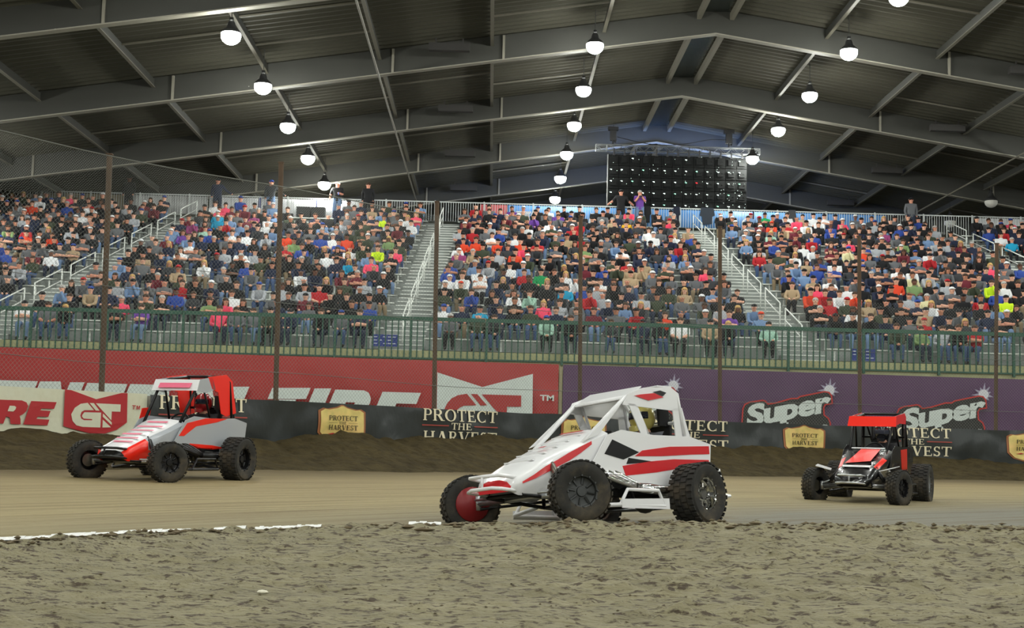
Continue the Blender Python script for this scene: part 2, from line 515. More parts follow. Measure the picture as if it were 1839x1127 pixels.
M_blk = mat('black_vinyl', (50, 54, 54), 0.34, bump=0.6, bscale=2.6, stretch=(1, 1, 0.6), spec=0.5)
M_wht = mat('white_vinyl', (214, 214, 190), 0.6, var=0.06, vscale=3, bump=0.3, bscale=2.5, dark=(176, 168, 134), dscale=3, dfac=0.25)
M_redp = mat('red_print', (176, 38, 44), 0.5, bump=0.3, bscale=2.5)
M_cream = mat('cream_print', (232, 222, 190), 0.6)
M_dkred = mat('dull_red_print', (160, 70, 60), 0.6)
M_gold = mat('gold_print', (222, 200, 120), 0.5, var=0.15, vscale=6, dark=(228, 180, 120), dscale=3, dfac=0.5)
M_brn = mat('copper_print', (158, 100, 62), 0.5)
M_ink = mat('ink_print', (40, 34, 22), 0.6)
s_split = s_of_px(262)
s_left = 16.0
wb = ruled('white_banner', s_of_px(-400), s_split, 0.7, WALL_TOP, 0.03, [M_wht], fold=0.012, nz=14, seed=4, topwave=0.0)
tag(wb, 'white vinyl banner with red lettering and red emblem hung on the track wall', 'banner')
bb = ruled('black_banner', s_split, WS[-1] - 2, 0.7, WALL_TOP, 0.10, [M_blk], fold=0.10, nz=20, seed=9, step=0.1, topwave=0.03)
tag(bb, 'long black vinyl banner with shields and cream lettering hung on the track wall', 'banner')

def on_wall(off):
    def f(s, z):
        x, y = wall_xy(s, off)
        return (float(x), float(y), z)
    return f
def px_poly(pts, off, parent, name, m, dense=True):
    """A printed shape traced onto the wall banner."""
    f = on_wall(off)
    mb = MB()
    P = []
    n = len(pts)
    for i in range(n):
        a = pts[i]; b = pts[(i + 1) % n]
        k = max(1, int(abs(b[0] - a[0]) / 12)) if dense else 1
        for j in range(k):
            P.append((a[0] + (b[0] - a[0]) * j / k, a[1] + (b[1] - a[1]) * j / k))
    mb.poly([f(*wall_sz(*p)) for p in P])
    return mb
def bez_arc(cx, cy, rx, ry, a0, a1, n=10):
    return [(cx + rx * math.cos(math.radians(a0 + (a1 - a0) * k / n)), cy + ry * math.sin(math.radians(a0 + (a1 - a0) * k / n))) for k in range(n + 1)]
def z1(o, s=6.811): return lambda pts: [(o[0] + a / s, o[1] + b / s) for a, b in pts]
Z = z1((0, 670))
def multi(polys, conv, off, parent, name, m, label=None):
    mb = MB(); f = on_wall(off)
    for pts in polys:
        P = []
        n = len(pts); pts = conv(pts)
        for i in range(n):
            a = pts[i]; b = pts[(i + 1) % n]
            k = max(1, int(abs(b[0] - a[0]) / 10))
            for j in range(k):
                P.append((a[0] + (b[0] - a[0]) * j / k, a[1] + (b[1] - a[1]) * j / k))
        mb.poly([f(*wall_sz(*p)) for p in P])
    o = mb.build(name, m, parent)
    if label: o['label'] = label
    return o
# R and E
Rp = [(-130, 318), (240, 330)] + [(300, 355), (322, 400), (305, 460), (265, 500), (225, 520), (238, 560), (242, 624), (120, 618), (105, 540), (60, 525), (30, 615), (-220, 600)]
Ep = [(355, 338), (668, 352), (640, 435), (488, 428), (472, 452), (600, 460), (575, 532), (445, 528), (432, 556), (590, 566), (570, 636), (275, 624), (330, 430)]
multi([Rp, Ep], Z, 0.055, wb, 'lettering', M_redp, 'red slanted letters R and E')
multi([[(92, 395), (150, 398), (172, 412), (165, 440), (140, 466), (70, 462)]], Z, 0.064, wb, 'letter_counter', M_wht)
Tp = [(1595, 388), (1640, 392), (1640, 400), (1622, 400), (1618, 440), (1608, 440), (1612, 398), (1594, 396)]
Mp = [(1650, 394), (1662, 394), (1668, 425), (1680, 396), (1692, 396), (1690, 444), (1682, 444), (1682, 415), (1670, 443), (1664, 443), (1656, 412), (1652, 442), (1644, 442)]
multi([Tp, Mp], Z, 0.055, wb, 'trademark_letters', M_redp)
bow = [(762, 196), (840, 205), (1150, 316), (1460, 240), (1530, 242), (1540, 600), (1420, 690), (1280, 735), (1100, 732), (920, 690), (765, 645)]
multi([bow], Z, 0.055, wb, 'emblem', M_redp, 'red bow shaped emblem with white G and T')
gt = [[(1045, 360), (960, 372), (890, 420), (850, 500), (870, 580), (920, 635), (1000, 655), (1215, 662), (1215, 480), (1010, 475), (985, 510), (985, 530), (1005, 552), (1110, 560), (1110, 574), (1010, 572), (975, 552), (962, 515), (975, 470), (1010, 450), (1125, 450)],
      [(1068, 362), (1120, 364), (1195, 456), (1148, 454)],
      [(1145, 366), (1450, 380), (1450, 470), (1345, 466), (1345, 575)],
      [(1238, 492), (1250, 500), (1352, 600), (1352, 632), (1238, 530)],
      [(1240, 565), (1345, 660), (1240, 662)]]
multi(gt, Z, 0.064, wb, 'emblem_letters', M_wht)

# --- serif letters drawn from strokes, unit height
def ring_arc(cx, cy, rx, ry, a0, a1, th, tv, n=12):
    out = []
    for k in range(n):
        q = []
        for t in (k, k + 1):
            a = math.radians(a0 + (a1 - a0) * t / n)
            c, s = math.cos(a), math.sin(a)
            q.append(((cx + rx * c, cy + ry * s), (cx + (rx - th) * c, cy + (ry - tv) * s)))
        out.append([q[0][0], q[1][0], q[1][1], q[0][1]])
    return out
def stem(x, t=.16, y0=0, y1=1, sf=True):
    o = [[(x, y0), (x + t, y0), (x + t, y1), (x, y1)]]
    if sf:
        o += [[(x - .07, y0), (x + t + .07, y0), (x + t + .07, y0 + .06), (x - .07, y0 + .06)], [(x - .07, y1 - .06), (x + t + .07, y1 - .06), (x + t + .07, y1), (x - .07, y1)]]
    return o
def bar(x0, x1, y, t=.07): return [[(x0, y), (x1, y), (x1, y + t), (x0, y + t)]]
def diag(x0, y0, x1, y1, t): return [[(x0, y0), (x0 + t, y0), (x1 + t, y1), (x1, y1)]]
G = {}
G['P'] = (.72, stem(.1) + bar(.2, .42, .93) + bar(.2, .42, .45) + ring_arc(.40, .725, .28, .275, -90, 90, .16, .07))
G['R'] = (.82, stem(.1) + bar(.2, .42, .93) + bar(.2, .42, .47) + ring_arc(.40, .735, .28, .265, -90, 90, .16, .07) + diag(.60, 0, .34, .5, .18) + bar(.58, .86, 0, .06))
G['O'] = (.94, ring_arc(.47, .5, .44, .52, 0, 360, .17, .07, 20))
G['T'] = (.80, stem(.32, .16, 0, .96, False) + bar(.22, .58, 0, .06) + bar(.03, .77, .92, .08) + diag(.03, .74, .0, 1, .07) + diag(.70, .74, .73, 1, .07))
G['E'] = (.74, stem(.1) + bar(.2, .66, .92, .08) + bar(.2, .52, .47) + bar(.2, .68, 0, .08) + diag(.62, .0, .66, .24, .06) + diag(.58, .76, .6, 1, .06) + diag(.48, .38, .48, .62, .05))
G['C'] = (.84, ring_arc(.47, .5, .42, .52, 50, 310, .17, .07, 16) + diag(.70, .70, .70, 1, .06) + diag(.70, 0.02, .70, .26, .04))
G['H'] = (.92, stem(.1) + stem(.66) + bar(.2, .7, .46))
G['A'] = (.86, diag(.12, 0, .38, 1, .07) + diag(.60, 0, .34, 1, .18) + bar(.22, .62, .3) + bar(.0, .30, 0, .06) + bar(.52, .88, 0, .06))
G['V'] = (.84, diag(.34, 0, .06, 1, .18) + diag(.38, 0, .68, 1, .07) + bar(-.02, .32, .94, .06) + bar(.58, .84, .94, .06))
G['S'] = (.64, ring_arc(.33, .735, .25, .285, 20, 270, .13, .10, 12) + ring_arc(.33, .265, .27, .285, -160, 90, .14, .10, 12) + diag(.50, .72, .50, 1, .06) + diag(.06, 0, .06, .26, .06))
def serif_width(t): return sum(G[c][0] for c in t) + .04 * len(t)
def serif_polys(text, u0, u1, v0, v1):
    sx = (u1 - u0) / serif_width(text); sy = v1 - v0
    x = u0; out = []
    for c in text:
        w_, ps = G[c]
        for p in ps:
            out.append([(x + a * sx, v0 + b * sy) for a, b in p])
        x += (w_ + .04) * sx
    return out
def on_banner(extra):
    def f(s, z):
        o = 0.10 + float(fold_off(np.array([s]), np.array([(z - 0.7) / (WALL_TOP - 0.7)]), .10, 9)[0]) + extra
        return on_wall(o)(s, z)
    return f
def wall_polys(name, polys, off, m, parent):
    mb = MB()
    for i, p in enumerate(polys):
        f = on_banner(off - .064 + .0006 * (i % 9)); mb.poly([f(a, b) for a, b in p])
    return mb.build(name, m, parent)
def shield_sheet(name, P, extra, m, parent):
    """A printed shield that follows the folds: columns between its upper and lower outline."""
    n = len(P); lo_i = min(range(n), key=lambda i: P[i][0]); hi_i = max(range(n), key=lambda i: P[i][0])
    U = np.linspace(min(p[0] for p in P) + .002, max(p[0] for p in P) - .002, 22)
    f = on_banner(extra); vs = []; fs = []; NZ_ = 12
    for u_ in U:
        zs = []
        for i in range(n):
            a, c = P[i], P[(i + 1) % n]
            if (a[0] - u_) * (c[0] - u_) < 0: zs.append(a[1] + (c[1] - a[1]) * (u_ - a[0]) / (c[0] - a[0]))
        zl, zh_ = min(zs), max(zs)
        vs += [f(u_, zl + (zh_ - zl) * k / NZ_) for k in range(NZ_ + 1)]
    for i in range(len(U) - 1):
        for k in range(NZ_):
            a = i * (NZ_ + 1) + k; fs.append((a, a + NZ_ + 1, a + NZ_ + 2, a + 1))
    mb = MB(); mb.add(vs, fs); return mb.build(name, m, parent)
# lettering blocks and shields repeat along the black banner
def sdist(p0, p1): return s_of_px(p1) - s_of_px(p0)
for a, b in [(276, 437), (752, 888), (1158, 1302), (1568, 1704)]:
    u0, u1 = s_of_px(a), s_of_px(b); W_ = u1 - u0
    P = serif_polys('PROTECT', u0, u1, 1.49, 1.735)
    P += serif_polys('THE', u0 + W_ * .36, u0 + W_ * .64, 1.315, 1.455)
    P += serif_polys('HARVEST', u0 + W_ * .02, u1, 1.03, 1.275)
    wall_polys('lettering', P, 0.085, M_cream, bb)
    wall_polys('rule_lines', [[(u0, 1.38), (u0 + W_ * .33, 1.38), (u0 + W_ * .33, 1.405), (u0, 1.405)], [(u0 + W_ * .67, 1.38), (u1, 1.38), (u1, 1.405), (u0 + W_ * .67, 1.405)]], 0.085, M_dkred, bb)
sh = [(-.5, .83), (-.4, .9), (-.32, .88), (-.12, .93), (0, 1.0), (.12, .93), (.32, .88), (.4, .9), (.5, .83), (.46, .6), (.5, .3), (.36, .12), (.16, .04), (0, -.05), (-.16, .04), (-.36, .12), (-.5, .3), (-.46, .6)]
for a, b in [(562, 646), (1003, 1082), (1402, 1477), (1803, 1880)]:
    u0, u1 = s_of_px(a), s_of_px(b); uc = (u0 + u1) / 2; W_ = u1 - u0; zb, zh = 0.93, 0.80
    shield_sheet('shield_border', [(uc + p[0] * W_, zb + p[1] * zh) for p in sh], .018, M_brn, bb)
    s_ = shield_sheet('shield_face', [(uc + p[0] * W_ * .91, zb + .03 + p[1] * zh * .93) for p in sh], .032, M_gold, bb)
    P = serif_polys('PROTECT', uc - W_ * .30, uc + W_ * .32, zb + zh * .60, zb + zh * .72) + serif_polys('THE', uc - W_ * .08, uc + W_ * .08, zb + zh * .51, zb + zh * .575) + serif_polys('HARVEST', uc - W_ * .30, uc + W_ * .32, zb + zh * .37, zb + zh * .49)
    P += [[(uc - W_ * .3, zb + zh * .54), (uc - W_ * .11, zb + zh * .54), (uc - W_ * .11, zb + zh * .546), (uc - W_ * .3, zb + zh * .546)], [(uc + W_ * .12, zb + zh * .54), (uc + W_ * .31, zb + zh * .54), (uc + W_ * .31, zb + zh * .546), (uc + W_ * .12, zb + zh * .546)]]
    wall_polys('lettering', P, 0.114, M_ink, s_)
    wall_polys('print_mark', [[(uc - W_ * .3, zb + zh * .27), (uc - W_ * .18, zb + zh * .30), (uc - W_ * .12, zb + zh * .27), (uc - W_ * .2, zb + zh * .25)]], 0.114, M_redp, s_)

# ------------------------------------------------------------------ catch fence
M_post = mat('rusty_post', (84, 66, 50), 0.85, metal=0.0, var=0.3, vscale=6, stretch=(1, 1, .3))
M_wire = mat('galvanised_wire', (112, 114, 108), 0.5, metal=0.5)
posts = [(197, 277, 184), (505, 292, 497), (785, 362, 781), (1043, 388, 1043), (1293, 407, 1294), (1543, 424, 1545), (1790, 437, 1787)]
FO = -0.42
FENCE = []
names = ['post cut off by the white banner', 'post in front of the letter gap', 'post beside the bow emblem', 'post behind the nose of the white car', 'post behind the tail of the white car', 'post above the black race car', 'last post at the far end of the fence']
for k, (tp, ty_, bt) in enumerate(posts):
    s = s_of_px(bt, FO)
    x, y = [float(v) for v in wall_xy(s, FO)]
    xt, zt = at(tp, ty_, y)
    FENCE.append((s, zt))
    o = MB()
    o.tube([(0, 0, 0), (xt - x, 0, zt)], 0.05, 10)
    o.box((xt - x, 0, zt), (0.11, 0.11, 0.02))
    p = o.build('fence_post', M_post, loc=(x, y, 0.0))
    tag(p, 'brown steel catch fence post, ' + ordinal(k + 1) + ' from the left', 'post', 'catch fence posts')
for k, px in enumerate([-160]):
    pass
def fence_lines(name, z0f, z1f, spacing, r, off, s0, s1, m, seg=0.6):
    """Two families of slanting wires between the heights z0f(s), z1f(s)."""
    vs = []; fs = []
    for sgn in (1, -1):
        base = s0 - 6
        while base < s1 + 6:
            P = []
            n = 11
            for k in range(n):
                t = k / (n - 1)
                z = 1.45 + t * (z1f - 1.45) if z0f is None else z0f + t * (z1f - z0f)
                s = base + sgn * (z - 1.45)
                if s0 <= s <= s1: P.append((s, z))
            base += spacing
            if len(P) < 2: continue
            S_ = np.array([p[0] for p in P]); Z_ = np.array([p[1] for p in P])
            xa, ya = wall_xy(S_, off + 0.004 * sgn)
            xb, yb = wall_xy(S_, off + 0.004 * sgn + 2 * r)
            o = len(vs)
            for i in range(len(P)):
                vs += [(xa[i], ya[i], Z_[i] - r * 1.4), (xb[i], yb[i], Z_[i] - r * 1.4), ((xa[i] + xb[i]) / 2, (ya[i] + yb[i]) / 2, Z_[i] + r * 1.4)]
            for i in range(len(P) - 1):
                a = o + 3 * i
                for j in range(3):
                    b = (j + 1) % 3
                    fs.append((a + j, a + b, a + 3 + b, a + 3 + j))
    mb = MB(); mb.v = vs; mb.f = fs; mb.m = [0] * len(fs)
    return mb.build(name, m)
S0 = s_of_px(-260); S1 = s_of_px(2050)
cl = fence_lines('chain_link_fence', None, 4.95, 0.082, 0.0016, FO + 0.08, S0, S1, M_wire)
tag(cl, 'galvanised chain link mesh stretched along the posts above the track wall', 'fence')
nt_ = fence_lines('safety_net', 4.95, 5.9, 0.05, 0.0013, FO + 0.07, S0, s_of_px(800), M_wire)
tag(nt_, 'fine safety netting strung above the chain link mesh', 'net')
for zc, lb in [(4.08, 'uppermost steel cable running along the catch fence'), (3.62, 'middle steel cable running along the catch fence'), (2.27, 'lowest steel cable, crossing in front of the red banner')]:
    mb = MB(); ss = np.arange(S0, S1, 0.5); a, b = wall_xy(ss, FO + 0.1)
    mb.tube([(x, y, zc + 0.03 * math.sin(s * .8)) for x, y, s in zip(a, b, ss)], 0.006, 5)
    tag(mb.build('fence_cable', M_wire), lb, 'cable')
mb = MB(); ss = np.arange(S0, s_of_px(800), 0.5); a, b = wall_xy(ss, FO + 0.07)
mb.tube([(x, y, 5.9 + 0.02 * math.sin(s)) for x, y, s in zip(a, b, ss)], 0.012, 5)
tag(mb.build('net_cable', M_wire), 'top cable that carries the fine safety netting', 'cable')

# ------------------------------------------------------------------ grandstand
FD, RUN, RISE, NROW = 45.7, 22.4 / 19, 7.64 / 19, 19
SEATY = .66
FZ0 = 4.03
def row_y(r): return FD + RUN * r
def row_z(r): return FZ0 + RISE * r
AISLE = [(-16.3, .098), (-2.95, .02), (10.15, -.034), (23.1, -.07)]
def aisle_x(k, y): return AISLE[k][0] + AISLE[k][1] * (y - 47)
AW = 0.72     # half width
XL, XR = -27.0, 31.0
M_alu = mat('bench_aluminium', (206, 210, 204), 0.45, metal=0.35, var=0.08, vscale=3)
M_deck = mat('grey_decking', (140, 146, 142), 0.7, var=0.12, vscale=2)
M_white_rail = mat('white_rail', (222, 226, 220), 0.5)
M_green = mat('green_rail_paint', (28, 74, 56), 0.5, var=0.1, vscale=4)
mb = MB()
for r in range(NROW):
    y, z = row_y(r), row_z(r)
    mb.add([(XL, y, z), (XR, y, z), (XR, y + RUN, z), (XL, y + RUN, z)], [(0, 1, 2, 3)])
    mb.add([(XL, y + RUN, z), (XR, y + RUN, z), (XR, y + RUN, z + RISE), (XL, y + RUN, z + RISE)], [(0, 1, 2, 3)])
YB = row_y(NROW); ZB = row_z(NROW) + .14
mb.add([(XL, YB, ZB), (XR, YB, ZB), (XR, YB + 1.6, ZB), (XL, YB + 1.6, ZB)], [(0, 1, 2, 3)])
struct(mb.build('bleacher_floor', M_deck))
# front wall with the concrete ledge
M_ledge = mat('ledge_concrete', (168, 168, 128), 0.9, var=0.15, vscale=1.5)
mb = MB(); mb.box(((XL + XR) / 2, 45.35, 1.97), (XR - XL, 0.6, 4.0)); struct(mb.build('wall_stand', M_ledge))

def sections(y):
    a = [aisle_x(k, y) for k in range(4)]
    return [(XL, a[0] - AW), (a[0] + AW, a[1] - AW), (a[1] + AW, a[2] - AW), (a[2] + AW, a[3] - AW), (a[3] + AW, XR)]
SEC = ['left of the first stairs', 'between the first and second stairs', 'between the second and third stairs', 'between the third and fourth stairs', 'right of the fourth stairs']
for r in range(NROW):
    y, z = row_y(r), row_z(r)
    for k, (a, b) in enumerate(sections(y)):
        if k == 4 and proj(a, y, z)[0] > 1839: continue
        if k == 0 and proj(b, y, z)[0] < 0: continue
        mb = MB(); L = b - a
        mb.box((0, 0.12, -0.02), (L, 0.13, 0.04)); mb.box((0, -0.02, -0.02), (L, 0.13, 0.04))
        o = mb.build('bleacher_bench', M_alu, loc=((a + b) / 2, y + SEATY, z + 0.44))
        tag(o, 'aluminium bleacher bench, %s row up, %s' % (ordinal(r + 1), SEC[k]), 'bench', 'bleacher benches')
        mb = MB(); n = max(2, int(L / 1.8))
        for i in range(n):
            x = -L / 2 + 0.3 + (L - 0.6) * i / (n - 1)
            mb.box((x, 0.05, -0.24), (0.05, 0.05, 0.40))
        mb.build('bench_supports', M_alu, o)['kind'] = 'stuff'
# aisles: half-height steps and their noses
for k in range(4):
    mb = MB(); ax = lambda y: aisle_x(k, y)
    for r in range(NROW):
        y, z = row_y(r), row_z(r)
        mb.box((ax(y), y + RUN * .75, z + RISE * .25), (AW * 2 - .04, RUN * .5, RISE * .5 + .01), 0)
        mb.box((ax(y), y + RUN * .5, z + RISE * .5 - .01), (AW * 2 - .04, .05, .035), 1)
        mb.box((ax(y), y + .02, z - .01), (AW * 2 - .04, .05, .035), 1)
    o = mb.build('stair_steps', [M_deck, M_alu])
    struct(o)
def handrail(y0, y1):
    mb = MB(); dz = (y1 - y0) / RUN * RISE
    P = [(0, 0, 0), (0, 0, .92), (0, y1 - y0, .92 + dz), (0, y1 - y0, dz)]
    mb.tube(P[:2], .024, 6); mb.tube([P[1], P[2]], .024, 6); mb.tube(P[2:], .024, 6)
    return mb
def midrail(y0, y1):
    mb = MB(); dz = (y1 - y0) / RUN * RISE
    mb.tube([(0, 0, .5), (0, y1 - y0, .5 + dz)], .02, 6)
    return mb
for k in range(4):
    for i in range(7):
        r0 = .7 + i * 2.62; y0 = row_y(r0); y1 = y0 + 2.3
        if k == 3 and proj(aisle_x(3, y0), y0, row_z(r0))[0] > 1850: continue
        o = thing('stair_handrail', 'white tubular handrail, %s from the bottom, on the %s stairs' % (ordinal(i + 1), ORD[k + 1]), 'handrail', (aisle_x(k, y0), y0, row_z(r0)), math.atan(-AISLE[k][1]), 'stair handrails')
        handrail(0, 2.3).build('rail', M_white_rail, o, smooth=True); midrail(0, 2.3).build('mid_rail', M_white_rail, o, smooth=True)

# green picket railing along the ledge
PW = 2.4
npan = int((XR - XL) / PW)
def picket_panel():
    top = MB(); top.box((PW / 2, 0, 4.97), (PW - .10, .08, .12)); bot = MB(); bot.box((PW / 2, 0, 3.72), (PW - .10, .05, .05))
    pk = MB()
    for i in range(11): pk.box((.20 + i * .20, 0, 4.32), (.04, .03, 1.18))
    ps = MB(); ps.box((0, 0.0, 4.32), (.08, .08, 1.42))
    return top.mesh('top_rail', M_green), bot.mesh('bottom_rail', M_green), pk.mesh('pickets', M_green), ps.mesh('post', M_green)
_rm = picket_panel()
cnt = 0
for i in range(npan):
    x = XL + i * PW + .4
    if proj(x + PW, 45, 4)[0] < 0 or proj(x, 45, 4)[0] > 1839: continue
    cnt += 1
    o = thing('picket_railing', 'dark green steel picket railing panel on the concrete ledge, %s from the left' % ordinal(cnt), 'railing', (x, 44.99, 0), 0, 'green railing panels')
    [link(n_, m_, o) for n_, m_ in zip(('top_rail', 'bottom_rail', 'pickets', 'post'), _rm)]

# back railing at the top of the stand
M_grey_rail = mat('grey_rail', (186, 190, 188), 0.5, metal=0.2)
BY_ = YB + 0.75
top = MB(); top.box((PW / 2, 0, 1.06), (PW - .07, .05, .05)); bot = MB(); bot.box((PW / 2, 0, .1), (PW - .07, .04, .04))
pk = MB()
for i in range(19): pk.box((.06 + i * .12, 0, .58), (.022, .022, .94))
ps = MB(); ps.box((0, 0, .56), (.06, .06, 1.12))
_bm = (top.mesh('top_rail', M_grey_rail), bot.mesh('bottom_rail', M_grey_rail), pk.mesh('pickets', M_grey_rail), ps.mesh('post', M_grey_rail))
cnt = 0
for i in range(npan):
    x = XL + i * PW
    if proj(x + PW, BY_, ZB)[0] < 0 or proj(x, BY_, ZB)[0] > 1839: continue
    cnt += 1
    o = thing('back_railing', 'grey steel picket railing panel behind the highest seats, %s from the left' % ordinal(cnt), 'railing', (x, BY_, ZB), 0, 'railing panels behind the highest seats')
    for n_, m_ in zip(('top_rail', 'bottom_rail', 'pickets', 'post'), _bm): link(n_, m_, o)

# banners and drapes behind the back railing
def xs_at(px, y=YB + .85, z=ZB + .6):
    lo, hi = -60, 60
    for _ in range(40):
        mid = (lo + hi) / 2
        if proj(mid, y, z)[0] < px: lo = mid
        else: hi = mid
    return lo
def drape(name, px0, px1, m, label, cat, h=.98, z0=.03, wave=.03, y=BY_ + .1):
    x0, x1 = xs_at(px0), xs_at(px1)
    n = max(8, int((x1 - x0) / .08))
    mb = MB(); vs = []
    for i in range(n + 1):
        x = x0 + (x1 - x0) * i / n
        yy = y + wave * math.sin(x * 9) + wave * .5 * math.sin(x * 23 + 1)
        vs += [(x, yy, ZB + z0), (x, yy, ZB + z0 + h)]
    mb.add(vs, [(2 * i, 2 * i + 2, 2 * i + 3, 2 * i + 1) for i in range(n)])
    o = mb.build(name, m, smooth=True)
    sd = o.modifiers.new('t', 'SOLIDIFY'); sd.thickness = .01
    return tag(o, label, cat)
M_wdrape = mat('white_drape', (225, 225, 228), 0.8)
M_blue = mat('blue_vinyl', (92, 150, 214), 0.55, var=.05, vscale=2)
drape('white_drape', 236, 372, mat('grey_drape', (188, 188, 188), .8), 'pale grey pleated drape behind the back railing, near the first stairs', 'drape')
drape('white_drape', 376, 463, M_wdrape, 'white pleated drape behind the man leaning on the railing', 'drape')
drape('white_drape', 468, 566, M_wdrape, 'bright white drape behind the man in blue jeans and dark jacket', 'drape', wave=.01)
drape('white_drape', 569, 612, M_wdrape, 'narrow bright white drape beside the pair of black monitors', 'drape', wave=.01)
drape('white_drape', 614, 650, M_wdrape, 'white pleated drape between the two men standing by the railing corner', 'drape')
bl = drape('blue_banner', 912, 1352, M_blue, 'light blue banner with large white letters behind the back railing', 'banner', wave=.004)
bl2 = drape('blue_banner', 1355, 1592, M_blue, 'second light blue banner, the one nearer the fourth stairs', 'banner', wave=.004)
drape('red_banner_cloth', 862, 910, mat('faded_red', (196, 96, 100), .7), 'small faded red and blue banner behind the grey back railing', 'banner', wave=.004)
drape('white_drape', 1752, 1900, M_wdrape, 'white drape behind the back railing beyond the fourth stairs', 'drape', wave=.02)
M_bluecol = mat('blue_column', (40, 60, 130), .6)
for px in (466, 567):
    x = xs_at(px); mb = MB(); mb.box((0, 0, .55), (.12, .12, 1.1))
    tag(mb.build('drape_post', M_bluecol, loc=(x, BY_ + .22, ZB)), 'dark blue drape post ' + ('left of the bright white drape' if px == 466 else 'right of the bright white drape'), 'post')
# tan partition at the far left
mb = MB(); mb.box((xs_at(40), YB + 1.5, ZB + .55), (14, .1, 1.1)); struct(mb.build('wall_left', mat('tan_partition', (150, 138, 112), .9)))

# font lettering helper
def font_polys(text, size=1.0, offset=0.0, shear=0.0, spacing=1.0):
    cu = bpy.data.curves.new('t', 'FONT')
    cu.body = text; cu.size = size; cu.offset = offset; cu.shear = shear; cu.space_character = spacing
    cu.resolution_u = 3; cu.fill_mode = 'FRONT'
    ob = bpy.data.objects.new('t', cu); COL.objects.link(ob)
    dg = bpy.context.evaluated_depsgraph_get()
    me = bpy.data.meshes.new_from_object(ob.evaluated_get(dg))
    v = [(a.co.x, a.co.y) for a in me.vertices]; f = [tuple(p.vertices) for p in me.polygons]
    bpy.data.objects.remove(ob); bpy.data.curves.remove(cu); bpy.data.meshes.remove(me)
    return v, f
def put_text(name, text, m, parent, fn, offset=0.0, shear=0.0, spacing=1.0, box=None, rot=0.0, grow=None):
    """Lettering filled into a box (u0, u1, v0, v1) of a surface fn(u, v)."""
    v, f = font_polys(text, 1.0, offset, shear, spacing)
    v0, _ = font_polys(text, 1.0, grow if grow is not None else offset, shear, spacing)
    xs = [p[0] for p in v0]; ys = [p[1] for p in v0]
    a, b, c, d = min(xs), max(xs), min(ys), max(ys)
    u0, u1, w0, w1 = box
    P = []
    for x, y in v:
        uu = u0 + (x - a) / (b - a) * (u1 - u0); vv = w0 + (y - c) / (d - c) * (w1 - w0)
        vv += (uu - u0) * math.tan(rot)
        P.append(fn(uu, vv))
    mb = MB(); mb.add(P, f)
    return mb.build(name, m, parent)
M_wp = mat('white_print', (235, 238, 242), .6)
for tx_, a_, b_ in (('TI', 926, 962), ('RW', 1056, 1112), ('C', 1332, 1350)):
    put_text('lettering', tx_, M_wp, bl, lambda u, v: (u, BY_ + .075, v), offset=.03, shear=.2, box=(xs_at(a_), xs_at(b_), ZB + .16, ZB + .72))
put_text('lettering', 'O', M_wp, bl2, lambda u, v: (u, BY_ + .075, v), offset=.03, box=(xs_at(1560), xs_at(1583), ZB + .16, ZB + .66))

# --- big banners on the face of the stand
BD = 44.9
def pl(px, py, o=0.0):
    x, z = at(px, py, BD - o); return (x, BD - o, z)
def front_cloth(name, x0, x1, m, label, seed):
    nx = int((x1 - x0) / .15); X, Z_ = np.meshgrid(np.linspace(x0, x1, nx), np.linspace(0, 1, 12))
    ztop = np.interp(X, [-15.5, 2, 17], [3.72, 3.63, 3.54])
    ZZ = 1.0 + (ztop - 1.0) * Z_
    fold = np.abs(fbm(X * .35 + ZZ * .45, ZZ * .25 - X * .12, seed, 3)) * .14 + .015 * fbm(X * 2, ZZ * 2, seed + 3, 2)
    Y = BD - .02 - fold * (0.25 + .75 * np.sin(np.clip(Z_, 0, 1) * PI * .9))
    return tag(link(name, grid_mesh(name, X, Y, ZZ, [m])), label, 'banner')
M_redv = mat('red_vinyl', (156, 34, 32), .5, var=.05, vscale=1.2, bump=.25, bscale=1.2)
M_purp = mat('purple_vinyl', (76, 44, 80), .55, var=.08, vscale=1.2, bump=.2, bscale=1.5)
M_gpr = mat('grey_print', (196, 204, 200), .6, var=.04, vscale=5)
xr = at(1003, 680, BD)[0]
rb = front_cloth('red_banner', -27, xr, M_redv, 'wide red vinyl banner with grey slanted lettering on the face of the grandstand', 3)
pb = front_cloth('purple_banner', xr + .14, 31, M_purp, 'wide dark purple banner with outlined white lettering on the face of the grandstand', 8)
def plane_print(name, polys, conv, m, parent, off=.26, label=None):
    mb = MB()
    for i, p in enumerate(polys): mb.poly([pl(*q, off + .002 * i) for q in conv(p)])
    o = mb.build(name, m, parent)
    if label: o['label'] = label
    return o
ident = lambda p: p
S_ = -.42  # slant, x per y downwards
def slanted(x0, x1, ytop, h, x1b=None):
    return [(x0, ytop), (x1, ytop + (x1 - x0) * .03), (x1 + S_ * h, ytop + (x1 - x0) * .03 + h), (x0 + S_ * h, ytop + h)]
H = 66
def letter_E(x0, x1, y):
    sk = lambda x, d: (x + S_ * d, y + d + (x - x0) * .03)
    w = x1 - x0
    return [[sk(x0, 0), sk(x1, 0), sk(x1, 20), sk(x0, 20)], [sk(x0, 20), sk(x0 + w * .48, 20), sk(x0 + w * .48, H), sk(x0, H)], [sk(x0 + w * .4, 27), sk(x1 - 4, 27), sk(x1 - 4, 42), sk(x0 + w * .4, 42)], [sk(x0 + w * .4, H - 18), sk(x1, H - 18), sk(x1, H), sk(x0 + w * .4, H)]]
